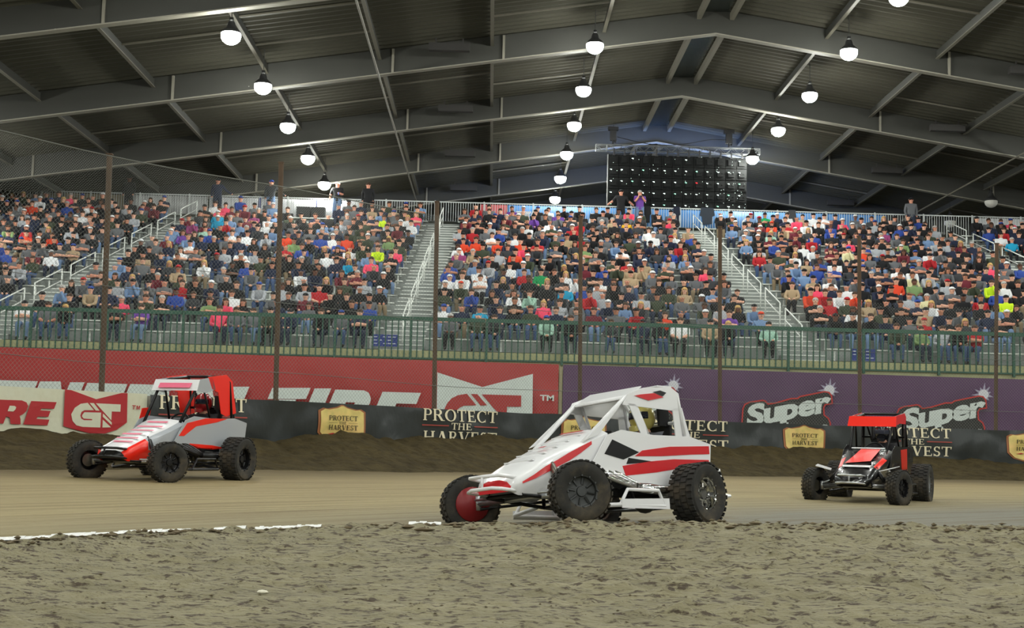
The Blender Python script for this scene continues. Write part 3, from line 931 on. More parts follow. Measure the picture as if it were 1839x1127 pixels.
def letter_R(x0, x1, y):
    sk = lambda x, d: (x + S_ * d, y + d + (x - x0) * .03)
    w = x1 - x0
    return [[sk(x0, 0), sk(x1 - 16, 0), sk(x1 - 6, 4), sk(x1 + 2, 14), sk(x1 + 4, 22), sk(x0, 22)], [sk(x0, 22), sk(x0 + w * .42, 22), sk(x0 + w * .42, H), sk(x0, H)], [sk(x1 - 22, 21), sk(x1 + 4, 21), sk(x1 + 2, 32), sk(x1 - 8, 40), sk(x0 + w * .4, 42), sk(x0 + w * .4, 30), sk(x1 - 26, 30)], [sk(x1 - 34, 38), sk(x1 - 8, 38), sk(x1 + 4, H), sk(x1 - 26, H)]]
def quadl(x0, x1, y, d0=0, d1=H):
    sk = lambda x, d: (x + S_ * d, y + d)
    return [sk(x0, d0), sk(x1, d0), sk(x1, d1), sk(x0, d1)]
L = []
L += letter_E(-4, 68, 682)
L += [quadl(-84, -20, 680, 0, 20), quadl(-84, -56, 680), quadl(-60, -26, 680, 46, 66), quadl(-44, -26, 680, 34, 66)]
L += [quadl(72, 104, 684.5), [(80, 684.5), (109, 684.5), (116, 750), (86, 750)], quadl(126, 152, 686)]
L += letter_E(157, 229, 687)
L += letter_R(234, 308, 689)
L += [quadl(352, 380, 692), quadl(330, 352, 694, 36, 46), [(352, 692), (380, 692), (392, 758), (366, 758)]]
L += [quadl(419, 448, 694), quadl(419, 470, 694, 46, 66)]
L += [quadl(489, 558, 696, 0, 20), quadl(510, 540, 697, 20, H)]
L += [quadl(565, 595, 697)]
L += letter_R(602, 670, 699)
L += letter_E(687, 756, 703)
plane_print('lettering', L, ident, M_gpr, rb, label='large slanted grey lettering')
Z4 = z1((740, 640), 6.568)
plane_print('emblem', [[(298, 185), (830, 358), (1426, 203), (1420, 700), (290, 700)]], Z4, M_gpr, rb, label='grey bow shaped emblem with red letters G and T')
M_r2 = mat('red_print_far', (156, 34, 32), .5)
arcG = [(640, 438), (540, 455), (470, 490), (420, 540), (385, 610), (375, 700), (470, 700), (520, 640), (565, 600), (610, 578), (760, 574), (650, 440)]
plane_print('emblem_letters', [arcG, [(693, 440), (768, 442), (885, 574), (808, 576)], [(822, 445), (1288, 458), (1286, 590), (1120, 590), (1116, 700), (1040, 700), (985, 628), (960, 605)]], Z4, M_r2, rb, off=.28)
put_text('trademark_letters', 'TM', M_gpr, rb, lambda u, v: (u, BD - .36, v), offset=.03, box=(at(969, 715, BD)[0], at(994, 715, BD)[0], at(980, 720, BD)[1], at(980, 709.5, BD)[1]))
mb = MB(); mb.box((xr + .07, BD - .03, 2.3), (.1, .03, 2.5)); tag(mb.build('banner_edge_post', mat('tan_strip', (140, 132, 104), .8)), 'tan strip between the red banner and the purple banner', 'post')

M_blackp = mat('black_print', (30, 28, 26), .6); M_redo = mat('red_outline', (178, 36, 30), .6)
LOGO = [(215, 800), (215, 575), (225, 430), (250, 375), (310, 345), (470, 322), (505, 328), (545, 366), (640, 352), (820, 300), (900, 298), (930, 275), (1230, 215), (1290, 225), (1325, 270), (1335, 375), (1245, 390), (1230, 420), (1235, 505), (1285, 545), (1310, 605), (1310, 800)]
def inset(P, d):
    out = []; n = len(P)
    for i in range(n):
        a, b, c = Vector(P[i - 1]), Vector(P[i]), Vector(P[(i + 1) % n])
        n1 = (b - a).normalized(); n2 = (c - b).normalized()
        m = Vector((-(n1.y + n2.y), n1.x + n2.x)); k = m.length
        m = m / k if k > .1 else Vector((-n1.y, n1.x))
        out.append(tuple(b + m * d / max(.5, m.dot(Vector((-n1.y, n1.x))))))
    return out
def super_logo(dx, dy):
    cv = lambda off: (lambda q: pl(1300 + dx + q[0] / 6.811, 670 + dy + q[1] / 6.811, off))
    def flat(name, P, off, m):
        mb = MB(); mb.poly([cv(off)(q) for q in P]); return mb.build(name, m, pb)
    cx, cy = 1290, 205
    st = []
    for i in range(22):
        a = PI * i / 11 + .25; r = (125 + 30 * math.sin(i * 2.1)) if i % 2 == 0 else 62
        st.append((cx + r * math.cos(a), cy + r * math.sin(a)))
    s = flat('starburst', st, .20, mat('pale_star', (150, 144, 166), .6)); s['label'] = 'pale star burst'
    flat('starburst_core', [(cx + 62 * math.cos(t * PI / 7), cy + 62 * math.sin(t * PI / 7)) for t in range(14)], .204, mat('white_star', (200, 200, 208), .6))
    flat('lettering_edge', LOGO, .21, M_redo); flat('lettering_backing', inset(LOGO, 17), .22, M_blackp)
    (x0, _, z0), (x1, _, z1) = cv(0)((262, 742)), cv(0)((1290, 742))
    _, _, zt = cv(0)((262, 392))
    fn = lambda u, v: (u, BD - .23, v)
    put_text('lettering', 'Super', M_gpr, pb, fn, offset=.045, shear=.05, spacing=.94, box=(x0, x1, z0, zt), rot=math.radians(12))
    (x0, _, z0) = cv(0)((420, 1000)); (x1, _, _) = cv(0)((1275, 1000)); _, _, zt = cv(0)((420, 650))
    put_text('lettering', 'Clean', M_gpr, pb, fn, offset=.045, shear=.05, spacing=.94, box=(x0, x1, z0, zt), rot=math.radians(10.5))
super_logo(0, 0); super_logo(277, 8); super_logo(-280, -8)

# signs, monitors and odd things on the stand
def sign(px, py, D, w, h, label, rows=3):
    x, z = at(px, py, D)
    o = thing('blue_sign', label, 'sign', (x, D, z))
    mb = MB(); mb.box((0, 0, 0), (w, .03, h)); mb.build('board', mat('sign_blue', (38, 58, 140), .5), o)
    mb = MB()
    for i in range(rows):
        for j in range(5):
            if random.random() < .8: mb.box((-w * .38 + j * w * .18, -.02, h * (.3 - .28 * i)), (w * .13, .006, h * .07))
    mb.build('lettering', mat('sign_letters', (210, 215, 235), .6), o)
sign(692, 611, 45.5, .82, .38, 'blue information sign hung behind the green railing by the second stairs')
sign(1551, 637, 45.5, .80, .38, 'blue information sign hung behind the green railing near the black race car')
M_blackbox = mat('matt_black', (26, 26, 28), .6)
for px, lb in ((546, 'black monitor box on the highest row, left one of the pair'), (572, 'black monitor box on the highest row, right one of the pair')):
    x, z = at(px, 380, YB + .5)
    mb = MB(); mb.box((0, 0, .30), (.66, .4, .5)); mb.box((0, -.21, .3), (.56, .02, .4)); mb.box((0, 0, .02), (.3, .3, .05))
    tag(mb.build('monitor_box', M_blackbox, loc=(x, YB + .4, ZB)), lb, 'monitor')
for px, w, lb, c in ((1162, .3, 'black jacket hung over the back railing beside the man in purple', (24, 24, 26)), (1214, .3, 'dark navy jacket hung over the back railing', (26, 30, 48)), (1269, .6, 'large dark shirt with faded print hung on the blue banner', (50, 56, 66)), (1421, .34, 'black and white jacket hung over the blue banner', (60, 62, 66))):
    x = xs_at(px); mb = MB()
    mb.slab([(-w / 2, 0, 1.1), (w / 2, 0, 1.1), (w * .62, 0, .72), (w * .42, 0, .66), (w * .38, 0, .3), (-w * .36, 0, .26), (-w * .42, 0, .66), (-w * .62, 0, .7)], (0, .06, 0))
    tag(mb.build('hung_jacket', mat('cloth%d_%d_%d' % c, c, .9), loc=(x, BY_ - .1, ZB + .02)), lb, 'jacket')

# ------------------------------------------------------------------ roof
KR = 1.18
RX, RZ, RS = 6.83 * KR + .0, 13.31 * KR + .95, .155
def roof_z(x, lift=0.0): return RZ - RS * abs(x - RX) + lift
M_roof = mat('roof_deck', (64, 62, 52), .75, metal=.0, var=.1, vscale=.6, spec=.3)
M_web = mat('rafter_web', (52, 52, 47), .7, var=.08, vscale=.5)
M_flange = mat('rafter_flange', (128, 124, 112), .6)
M_purlin = mat('purlin_steel', (104, 100, 88), .6)
RY = [44.2 * KR + 8.06 * KR * k for k in range(-7, 5)]
X0, X1 = RX - 48, RX + 48
WEB = .92
mb = MB()
for side in (-1, 1):
    xe = RX + side * 48
    y = RY[0] - 10; k = 0
    ys = []
    while y < RY[-1] + 12:
        ys += [(y, 0), (y + .10, .10), (y + .26, .10), (y + .36, 0)]
        y += .46
    vs = []
    for y, dz in ys:
        vs += [(RX, y, roof_z(RX, WEB + dz)), (xe, y, roof_z(xe, WEB + dz))]
    mb.add(vs, [(2 * i, 2 * i + 1, 2 * i + 3, 2 * i + 2) for i in range(len(ys) - 1)])
struct(mb.build('ceiling', M_roof))
mb = MB()   # hall walls far out
zz = roof_z(X0, WEB)
for x in (X0, X1): mb.box((x, 30, zz / 2), (.2, 150, zz))
struct(mb.build('wall_sides', mat('metal_siding', (110, 108, 104), .8)))
mb = MB(); mb.slab([(X0, 104, -0.1), (X1, 104, -.1), (X1, 104, zz), (RX, 104, roof_z(RX, WEB)), (X0, 104, zz)], (0, .2, 0)); struct(mb.build('wall_far', mat('end_siding', (96, 96, 98), .8)))
mb = MB(); mb.slab([(X0, -44, -0.1), (X1, -44, -.1), (X1, -44, zz), (RX, -44, roof_z(RX, WEB)), (X0, -44, zz)], (0, -.2, 0)); struct(mb.build('wall_back', mat('end_siding', (96, 96, 98), .8)))
for ky, y in enumerate(RY):
    mb = MB()
    for side in (-1, 1):
        xe = RX + side * 48
        mb.slab([(RX, y - .01, roof_z(RX)), (xe, y - .01, roof_z(xe)), (xe, y - .01, roof_z(xe, WEB + .04)), (RX, y - .01, roof_z(RX, WEB + .04))], (0, .02, 0), 0)
        mb.slab([(RX, y - .16, roof_z(RX)), (xe, y - .16, roof_z(xe)), (xe, y - .16, roof_z(xe, -.04)), (RX, y - .16, roof_z(RX, -.04))], (0, .32, 0), 1)
    for k in (-5, -4, -3, -2, 2, 3, 4, 5):
        x = RX + k * 4.0 * KR * .89 * 1.0
        xx = RX + k * 2 * 3.55 * KR / 2 * 1.0 * 1.0
    for xs_ in [-3.4 - 6.9 * 3, -3.4 - 6.9 * 2, -10.3, -3.4, 0.1, 14.3, 21.4, 28.5]:
        x = xs_ * KR
        mb.box((x, y - .06, (roof_z(x) + roof_z(x, WEB)) / 2), (.09, .08, WEB), 1)
    struct(mb.build('roof_beam', [M_web, M_flange]))
# longitudinal members just under the deck, ridge pair, cross purlins
mb = MB()
for k in range(-11, 11):
    x = RX + k * 3.55 * KR
    if abs(k) < 1: continue
    for a, b in zip(RY[:-1], RY[1:]):
        mb.box((x, (a + b) / 2, roof_z(x, WEB - .17)), (.05, b - a - .02, .3), 0)
        mb.box((x, (a + b) / 2, roof_z(x, WEB - .33)), (.13, b - a - .02, .03), 1)
struct(mb.build('roof_purlins', [M_web, M_purlin]))
mb = MB()
for s_ in (-.62, .62):
    x = RX + s_
    mb.box((x, 45, roof_z(x, WEB - .15)), (.16, 120, .26), 0)
mb.box((RX, 45, roof_z(RX, WEB - .05)), (1.0, 120, .04), 1)
struct(mb.build('ridge_vent_ceiling', [M_purlin, mat('ridge_dark', (60, 66, 62), .25, metal=.5)]))
mb = MB()
rr = random.Random(4)
for a, b in zip(RY[:-1], RY[1:]):
    for k in range(-11, 11):
        for t in ([.5] if k % 2 else [.35, .7]):
            if rr.random() < .75 and k not in (-1, 0):
                xa = RX + k * 3.55 * KR; xb = xa + 3.55 * KR; y = a + (b - a) * t
                P = [(xa, y, roof_z(xa, WEB - .1)), (xb, y, roof_z(xb, WEB - .1)), (xb, y, roof_z(xb, WEB - .04)), (xa, y, roof_z(xa, WEB - .04))]
                mb.slab(P, (0, .05, 0))
struct(mb.build('roof_cross_purlins', M_purlin))
for xx, lb in ((-3.8 * KR, 'long thin sprinkler pipe hung under the roof beams, over the middle seats'), (19.3 * KR, 'long thin sprinkler pipe hung under the roof beams, on the right roof slope')):
    mb = MB(); mb.tube([(xx, -20, roof_z(xx, -.14)), (xx, 100, roof_z(xx, -.14))], .04, 6)
    tag(mb.build('ceiling_pipe', M_purlin), lb, 'pipe')
# small equipment boxes beside the beams
n = 0
for ky in range(7, 12):
    y = RY[ky]
    for x in (-1.6 * KR, 16.6 * KR):
        n += 1
        mb = MB(); mb.box((0, 0, 0), (1.5, .3, .28)); mb.box((-.5, 0, .2), (.05, .05, .3)); mb.box((.5, 0, .2), (.05, .05, .3))
        tag(mb.build('ceiling_heater', mat('heater_dark', (48, 46, 44), .6), loc=(x, y - .9, roof_z(x, WEB - .45))), 'dark box heater under the roof, %s beam, %s roof slope' % (ORD[ky - 6], 'left' if x < RX else 'right'), 'heater', 'roof heaters')

# lamps
M_lampw = mat('lamp_housing', (60, 60, 60), .5, metal=.5)
lm = bpy.data.materials.new('lamp_glow'); lm.use_nodes = True
b_ = lm.node_tree.nodes['Principled BSDF']
b_.inputs['Base Color'].default_value = (1, 1, 1, 1)
b_.inputs['Emission Color'].default_value = (0.975, 1.0, 0.93, 1)
LR = .31
b_.inputs['Emission Strength'].default_value = LAMP_POWER / (PI * 3 * PI * LR * LR)
lm.cycles.emission_sampling = 'FRONT'
mb = MB(); mb.lathe([(.09, .46), (.12, .40), (.14, .28), (.24, .20), (.315, .11), (.315, .08)], 16, 0, axis='Z'); mb.box((0, 0, .5), (.12, .12, .16)); house = mb.mesh('lamp_housing', M_lampw, True)
mb = MB(); mb.ball((0, 0, 0), (LR, LR, LR * .9), 0, 16, 8, -PI / 2, PI / 15); lens = mb.mesh('lamp_lens', lm)
mb = MB(); mb.tube([(0, 0, .5), (0, 0, 1.35)], .015, 5); stemm = mb.mesh('lamp_cable', M_lampw)
ncol = 0
def unlit_lamp(o):
    for ch in o.children:
        if ch.name.startswith('lamp_lens'):
            ch.data = ch.data.copy(); ch.data.materials[0] = mat('unlit_lens', (200, 198, 190), .5)
for ci, (x, z, dy) in enumerate([(-21.7, 0, 0), (-8.43, 0, 0), (3.38, 0, 0), (12.52, 0, 0), (24.3, 0, 0), (37.5, 0, 0)]):
    zl = roof_z(x, -.55)
    cn = 0
    for k in range(-12, 7):
        y = 43.55 + 6.29 * k
        pr = proj(x, y, zl)
        vis = y > 0 and -40 < pr[0] < 1880 and -40 < pr[1] < 400
        if k == 6 and ci != 2: continue
        if ci == 1 and k == 4: pass
        if vis: cn += 1
        lbl = ('bright round hall lamp, %s from the camera in the %s row of lamps' % (ordinal(cn), ['far left', 'left', 'middle', 'right', 'far right', 'outer'][ci])) if vis else None
        if ci == 0 and vis: continue
        o = thing('hall_lamp', lbl or 'round hall lamp overhead out of the picture', 'lamp', (x, y, zl), 0, 'hall lamps')
        link('lamp_housing', house, o); link('lamp_lens', lens, o); link('lamp_cable', stemm, o)
        if ci == 4 and vis:
            unlit_lamp(o); o['label'] = 'unlit hall lamp under the right roof slope, %s one' % ordinal(cn)

# ------------------------------------------------------------------ screen seen from behind, with truss and hoists
SY = 69.6
def spx(px, py, D=SY): return at(px, py, D)
sx0, sx1 = spx(1092, 300)[0], spx(1341, 300)[0]
sz1 = spx(1092, 277)[1]; sz0 = ZB + .95
scr = thing('video_wall', 'large hanging video wall seen from its dark cable-covered rear side', 'screen', ((sx0 + sx1) / 2, SY, sz0))
NXS, NZS = 13, 6
cw, ch = (sx1 - sx0) / NXS, (sz1 - sz0) / 5.0
M_mod = mat('module_black', (11, 13, 13), .7, var=.3, vscale=12, spec=.2)
M_frame = mat('truss_aluminium', (120, 122, 120), .5, metal=.5)
mod = MB(); mod.box((0, 0, 0), (cw * .97, .12, ch * .97)); mod.box((-.0, -.10, .0), (cw * .55, .1, ch * .5)); mod.box((cw * .18, -.16, ch * .05), (.06, .04, .05))
mod.tube([(-cw * .45, -.12, -ch * .3), (0, -.2, -ch * .42), (cw * .45, -.12, -ch * .3)], .012, 5)
mod.box((0, -.08, -ch * .46), (cw * .9, .05, .04))
mod = mod.mesh('module', M_mod)
def em(name, c, s):
    m = bpy.data.materials.new(name); m.use_nodes = True
    b = m.node_tree.nodes['Principled BSDF']; b.inputs['Base Color'].default_value = (*c, 1); b.inputs['Emission Color'].default_value = (*c, 1); b.inputs['Emission Strength'].default_value = s
    return m
lamps_ = [em('status_white', (.8, 1, .9), 5), em('status_green', (.3, 1, .6), 4), em('status_red', (1, .02, .03), 5)]
ledm = []
for m in lamps_:
    a = MB(); a.box((0, 0, 0), (.034, .03, .034)); a.box((-.045, 0, .012), (.045, .02, .014)); ledm.append(a.mesh('status_light', m))
sml = MB(); sml.box((0, 0, 0), (.013, .02, .013)); sml = sml.mesh('indicator', lamps_[0])
for i in range(NXS):
    for j in range(5):
        o = link('module', mod, scr, (-(sx1 - sx0) / 2 + cw * (i + .5), 0, ch * (j + .5)))
        if j < 4 or i % 5 == 2:
            kk = 2 if (i == 8 and j == 2) else (1 if (i * 7 + j * 3) % 5 == 0 else 0)
            link('status_light', ledm[kk], o, (-cw * .2, -.19, ch * .12))
        for q in range(3 if i > 9 else 1):
            if random.random() < .8: link('indicator', sml, o, (random.uniform(-.4, .4) * cw, -.17, random.uniform(-.45, .45) * ch))
m_face = em('screen_face', (.25, .42, 1.0), 16.0)
mb = MB(); mb.box((0, .12, (sz1 - sz0) / 2), (sx1 - sx0 - .05, .02, sz1 - sz0 - .05)); mb.build('screen_face', m_face, scr)
mb = MB(); mb.box((0, .08, (sz1 - sz0) / 2), (sx1 - sx0 + .02, .03, sz1 - sz0 + .02)); mb.build('backing', M_blackbox, scr)
mb = MB(); mb.box((-(sx1 - sx0) / 2 - .02, 0, (sz1 - sz0) / 2), (.04, .14, sz1 - sz0)); mb.build('side_frame', M_frame, scr)
# truss
tx0, tx1 = spx(1070, 265)[0], spx(1364, 272)[0]; tzc = sz1 + .32
tr = thing('lighting_truss', 'aluminium box truss carrying the video wall below the roof ridge', 'truss', ((tx0 + tx1) / 2, SY, tzc))
L_ = (tx1 - tx0)
mb = MB()
for a in (-.15, .15):
    for b in (-.15, .15): mb.tube([(-L_ / 2, a, b), (L_ / 2, a, b)], .022, 6)
mb.build('chords', M_frame, tr)
mb = MB(); nn = 24
for i in range(nn):
    xa = -L_ / 2 + L_ * i / nn; xb = -L_ / 2 + L_ * (i + 1) / nn; s = 1 if i % 2 else -1
    for a in (-.15, .15): mb.tube([(xa, a, -.15 * s), (xb, a, .15 * s)], .011, 4)
    for b in (-.15, .15): mb.tube([(xa, -.15 * s, b), (xb, .15 * s, b)], .011, 4)
for x in (-L_ / 2, L_ / 2, -L_ / 2 + .55, L_ / 2 - .55):
    for s in (-.15, .15): mb.tube([(x, s, -.15), (x, s, .15)], .02, 4); mb.tube([(x, -.15, s), (x, .15, s)], .02, 4)
mb.build('lacing', M_frame, tr)
for i in range(NXS):
    mb = MB(); mb.box((0, 0, 0), (.06, .1, .34)); mb.box((0, 0, -.16), (.14, .12, .05))
    mb.build('hanging_bracket', M_blackbox, tr, loc=(sx0 + cw * (i + .5) - (tx0 + tx1) / 2, -.18, -.22))
for px, lb in ((1101, 'black chain hoist above the left end of the video wall'), (1309, 'black chain hoist above the right end of the video wall')):
    x = spx(px, 250)[0]
    o = thing('chain_hoist', lb, 'hoist', (x, SY, tzc + .18))
    mb = MB(); mb.box((0, 0, .45), (.3, .28, .5)); mb.box((0, 0, .8), (.5, .3, .16)); mb.tube([(0, 0, 0), (0, 0, .3)], .04, 6); mb.tube([(.1, 0, .1), (.14, 0, .3)], .05, 6); mb.build('motor', M_blackbox, o)
    mb = MB(); mb.tube([(0, 0, .8), (0, 0, roof_z(x, WEB - .05) - tzc - .18)], .012, 5); mb.build('chain', M_blackbox, o)
mb = MB()
pp = [(spx(1101, 250)[0] + .2 + t * (spx(1300, 250)[0] - spx(1101, 250)[0]), SY - .1, tzc + .55 - .35 * math.sin(PI * min(1, t * 1.2)) ) for t in [i / 20 for i in range(21)]]
mb.tube(pp, .02, 5); tag(mb.build('power_cable', M_blackbox), 'black power cable sagging between the two chain hoists', 'cable')

# ------------------------------------------------------------------ people
SKINS = [mat('skin_light', (222, 168, 142), .6), mat('skin_ruddy', (206, 142, 116), .6), mat('skin_tan', (184, 126, 98), .6), mat('skin_dark', (112, 72, 54), .6)]
CL = {'k': ('black', (24, 24, 27)), 'n': ('navy', (30, 38, 62)), 'g': ('grey', (98, 100, 104)), 'h': ('charcoal', (54, 56, 60)), 'l': ('light grey', (166, 170, 176)), 'w': ('white', (226, 228, 230)), 'r': ('red', (172, 32, 40)), 'o': ('orange', (216, 70, 40)),
      'b': ('blue', (46, 72, 150)), 'c': ('teal', (24, 150, 190)), 'p': ('bright pink', (240, 78, 110)), 'u': ('purple', (104, 62, 150)), 'y': ('neon yellow', (206, 236, 40)), 'e': ('sage green', (120, 146, 96)), 'G': ('bright green', (24, 146, 84)),
      'm': ('maroon', (104, 34, 46)), 't': ('tan', (172, 150, 120)), 's': ('light blue', (112, 140, 178)), 'f': ('dark olive', (58, 66, 50)), 'i': ('mint', (158, 196, 178)), 'd': ('gold', (218, 168, 30)), 'v': ('cream', (218, 212, 168)), 'q': ('plum', (142, 62, 110))}
M_CL = {k: mat('cloth_' + v[0].replace(' ', '_'), v[1], .9) for k, v in CL.items()}
PANTS = [('blue jeans', mat('denim', (62, 82, 118), .9)), ('dark jeans', mat('dark_denim', (36, 44, 62), .9)), ('black trousers', mat('black_trousers', (26, 26, 30), .9)), ('tan trousers', mat('tan_trousers', (128, 112, 88), .9)), ('pale jeans', mat('pale_denim', (104, 128, 162), .9))]
M_SHOE = mat('dark_shoe', (40, 38, 38), .7)
M_FACE = mat('face_features', (70, 36, 30), .6)
HAIR = {'brown': mat('hair_brown', (62, 42, 28), .8), 'black': mat('hair_black', (26, 22, 20), .8), 'blond': mat('hair_blond', (198, 160, 98), .8), 'grey': mat('hair_grey', (176, 172, 168), .8)}

def skin_person(bones, nodes, head, name, subsurf=1, hr=1.0):
    """nodes: {n: (x,y,z,r)}; bones: [(a,b,material index)]. One continuous skinned body."""
    keys = list(nodes)
    me = bpy.data.meshes.new('skel')
    me.from_pydata([nodes[k][:3] for k in keys], [(keys.index(a), keys.index(b)) for a, b, _ in bones], [])
    o = bpy.data.objects.new('skel', me); COL.objects.link(o)
    o.modifiers.new('skin', 'SKIN').use_smooth_shade = True
    if not me.skin_vertices: 
        bpy.context.view_layer.objects.active = o
    for i, k in enumerate(keys):
        sv = me.skin_vertices[0].data[i]
        r = nodes[k][3]
        sv.radius = (r[0], r[1]) if isinstance(r, tuple) else (r, r)
        sv.use_root = (i == 0)
    if subsurf:
        ss = o.modifiers.new('sub', 'SUBSURF'); ss.levels = subsurf; ss.render_levels = subsurf
    dg = bpy.context.evaluated_depsgraph_get()
    m2 = bpy.data.meshes.new_from_object(o.evaluated_get(dg))
    V = np.array([v.co[:] for v in m2.vertices]); F = [tuple(p.vertices) for p in m2.polygons]
    bpy.data.objects.remove(o)
    A = np.array([nodes[a][:3] for a, b, _ in bones]); B = np.array([nodes[b][:3] for a, b, _ in bones])
    RA = np.array([np.mean(nodes[a][3]) for a, b, _ in bones]); RB = np.array([np.mean(nodes[b][3]) for a, b, _ in bones])
    mi = np.array([m for _, _, m in bones])
    C = np.array([V[list(f)].mean(0) for f in F])
    AB = B - A; L2 = (AB ** 2).sum(1)
    t = np.clip(((C[:, None] - A[None]) * AB[None]).sum(2) / L2, 0, 1)
    dist = np.linalg.norm(C[:, None] - A[None] - t[..., None] * AB[None], axis=2) - (RA + (RB - RA) * t)
    M = mi[dist.argmin(1)]
    mb = MB(); mb.v = [tuple(v) for v in V]; mb.f = F; mb.m = [int(x) for x in M]
    # face: nose, eyes, mouth, ears on the front (-Y) of the head
    hx, hy, hz, s = head
    s *= hr
    mb.add([(hx - .014 * s, hy - .088 * s, hz - .02 * s), (hx + .014 * s, hy - .088 * s, hz - .02 * s), (hx, hy - .118 * s, hz - .022 * s), (hx, hy - .088 * s, hz + .02 * s)], [(0, 1, 2), (1, 3, 2), (3, 0, 2)], 0)
    for sx in (-1, 1):
        mb.box((hx + sx * .033 * s, hy - .090 * s, hz + .018 * s), (.022 * s, .012, .010 * s), 4)
        mb.box((hx + sx * .088 * s, hy - .002, hz), (.016 * s, .03 * s, .05 * s), 0)
    mb.box((hx, hy - .086 * s, hz - .05 * s), (.042 * s, .012, .008 * s), 4)
    return mb

def seated(kind):
    n = {}
    lean = {'lean': -.26, 'chin': -.18, 'back': .06}.get(kind, -.04)
    big = 1.18 if kind == 'big' else (1.0 if kind != 'slim' else .88)
    if kind == 'big': lean = .0
    n['pel'] = (0, 0, .12, (.19 * big, .14 * big))
    n['bel'] = (0, lean * .35, .27, (.19 * big, .145 * big))
    n['che'] = (0, lean * .75, .41, (.185 * big, .135 * big))
    n['nec'] = (0, lean - .005, .60, .065)
    n['jaw'] = (0, lean - .03, .675, .088)
    n['cra'] = (0, lean - .02, .775, .116)
    n['tra'] = (0, lean * .9, .535, (.11 * big, .09))
    B = [('pel', 'bel', 1), ('bel', 'che', 1), ('che', 'tra', 1), ('tra', 'nec', 1), ('nec', 'jaw', 0), ('jaw', 'cra', 0)]
    sh = .21 * big; sz = .495; sy = lean * .92
    for s, q in ((-1, 'L'), (1, 'R')):
        n['sh' + q] = (s * sh, sy, sz, .085)
        n['kn' + q] = (s * (.13 if kind != 'slim' else .08), -.46, .10, .092)
        n['hp' + q] = (s * .10, -.05, .09, .11 * big)
        n['an' + q] = (s * .13, -.43, -.34, .062)
        n['to' + q] = (s * .13, -.56, -.39, .045)
        if kind in ('lap', 'slim', 'big'):
            el = (s * .25, sy - .10, .27); ha = (s * .09, -.34, .20)
        elif kind == 'cross':
            el = (s * .25, sy - .16, .33); ha = (-s * .05, sy - .22, .36 + .02 * s)
        elif kind == 'lean':
            el = (s * .19, -.40, .22); ha = (s * .03, -.52, .16)
        elif kind == 'chin':
            el = (s * .17, -.36, .25) if s > 0 else (s * .22, -.30, .2); ha = (s * .02, lean - .14, .60) if s > 0 else (-.0, -.40, .22)
        else:
            el = (s * .27, sy + .02, .27); ha = (s * .15, -.40, .19)
        n['el' + q] = (*el, .064); n['ha' + q] = (*ha, .048)
        sleeve = 0 if (kind in ('cross', 'big') ) else 1
        B += [('che', 'sh' + q, 1), ('sh' + q, 'el' + q, 1), ('el' + q, 'ha' + q, sleeve), ('pel', 'hp' + q, 2), ('hp' + q, 'kn' + q, 2), ('kn' + q, 'an' + q, 2), ('an' + q, 'to' + q, 3)]
        h = n['ha' + q]; e = n['el' + q]
        d = Vector((h[0] - e[0], h[1] - e[1], h[2] - e[2])).normalized()
        n['fi' + q] = (h[0] + d.x * .07, h[1] + d.y * .07, h[2] + d.z * .07, .042); B.append(('ha' + q, 'fi' + q, 0))
    return n, B, (0, lean - .02, .75, 1.13)

def headgear(kind, head):
    """Hair or hat mesh fitted to a head; returns MB with one material."""
    x, y, z, s = head; mb = MB(); x0_, y0_, z0_ = x, y, z; x = y = z = 0.0
    if kind in ('cap', 'ballcap'):
        mb.ball((x, y + .005, z + .03), (.098, .105, .085), 0, 12, 4, 0, PI / 2)
        mb.slab([(x - .07, y - .085, z + .035), (x - .05, y - .17, z + .025), (x + .05, y - .17, z + .025), (x + .07, y - .085, z + .035)], (0, 0, .012), 0)
    elif kind == 'beanie':
        mb.ball((x, y + .01, z + .01), (.102, .108, .115), 0, 12, 4, 0, PI / 2); mb.lathe([(.104, 0), (.107, .03), (.100, .032)], 12, 0, (x, y + .01, z + .0), 'Z')
    elif kind == 'short':
        mb.ball((x, y + .018, z + .022), (.094, .096, .088), 0, 12, 4, -.1, PI / 2); mb.ball((x, y + .04, z - .01), (.088, .07, .07), 0, 10, 4)
    elif kind == 'long':
        mb.ball((x, y + .018, z + .018), (.100, .100, .095), 0, 12, 4, -.1, PI / 2)
        mb.loft([[(x + .098 * math.cos(a), y + .02 + .085 * math.sin(a), z + .02) for a in [(-.25 + 1.5 * k / 8) * PI for k in range(9)]], [(x + .115 * math.cos(a), y + .03 + .09 * math.sin(a), z - .10) for a in [(-.2 + 1.4 * k / 8) * PI for k in range(9)]], [(x + .10 * math.cos(a), y + .05 + .07 * math.sin(a), z - .24) for a in [(-.1 + 1.2 * k / 8) * PI for k in range(9)]]], 0, False, closed=False)
    elif kind == 'headband':
        pass
    mb.v = [(a * s + x0_, b * s + y0_, c * s + z0_) for a, b, c in mb.v]
    return mb

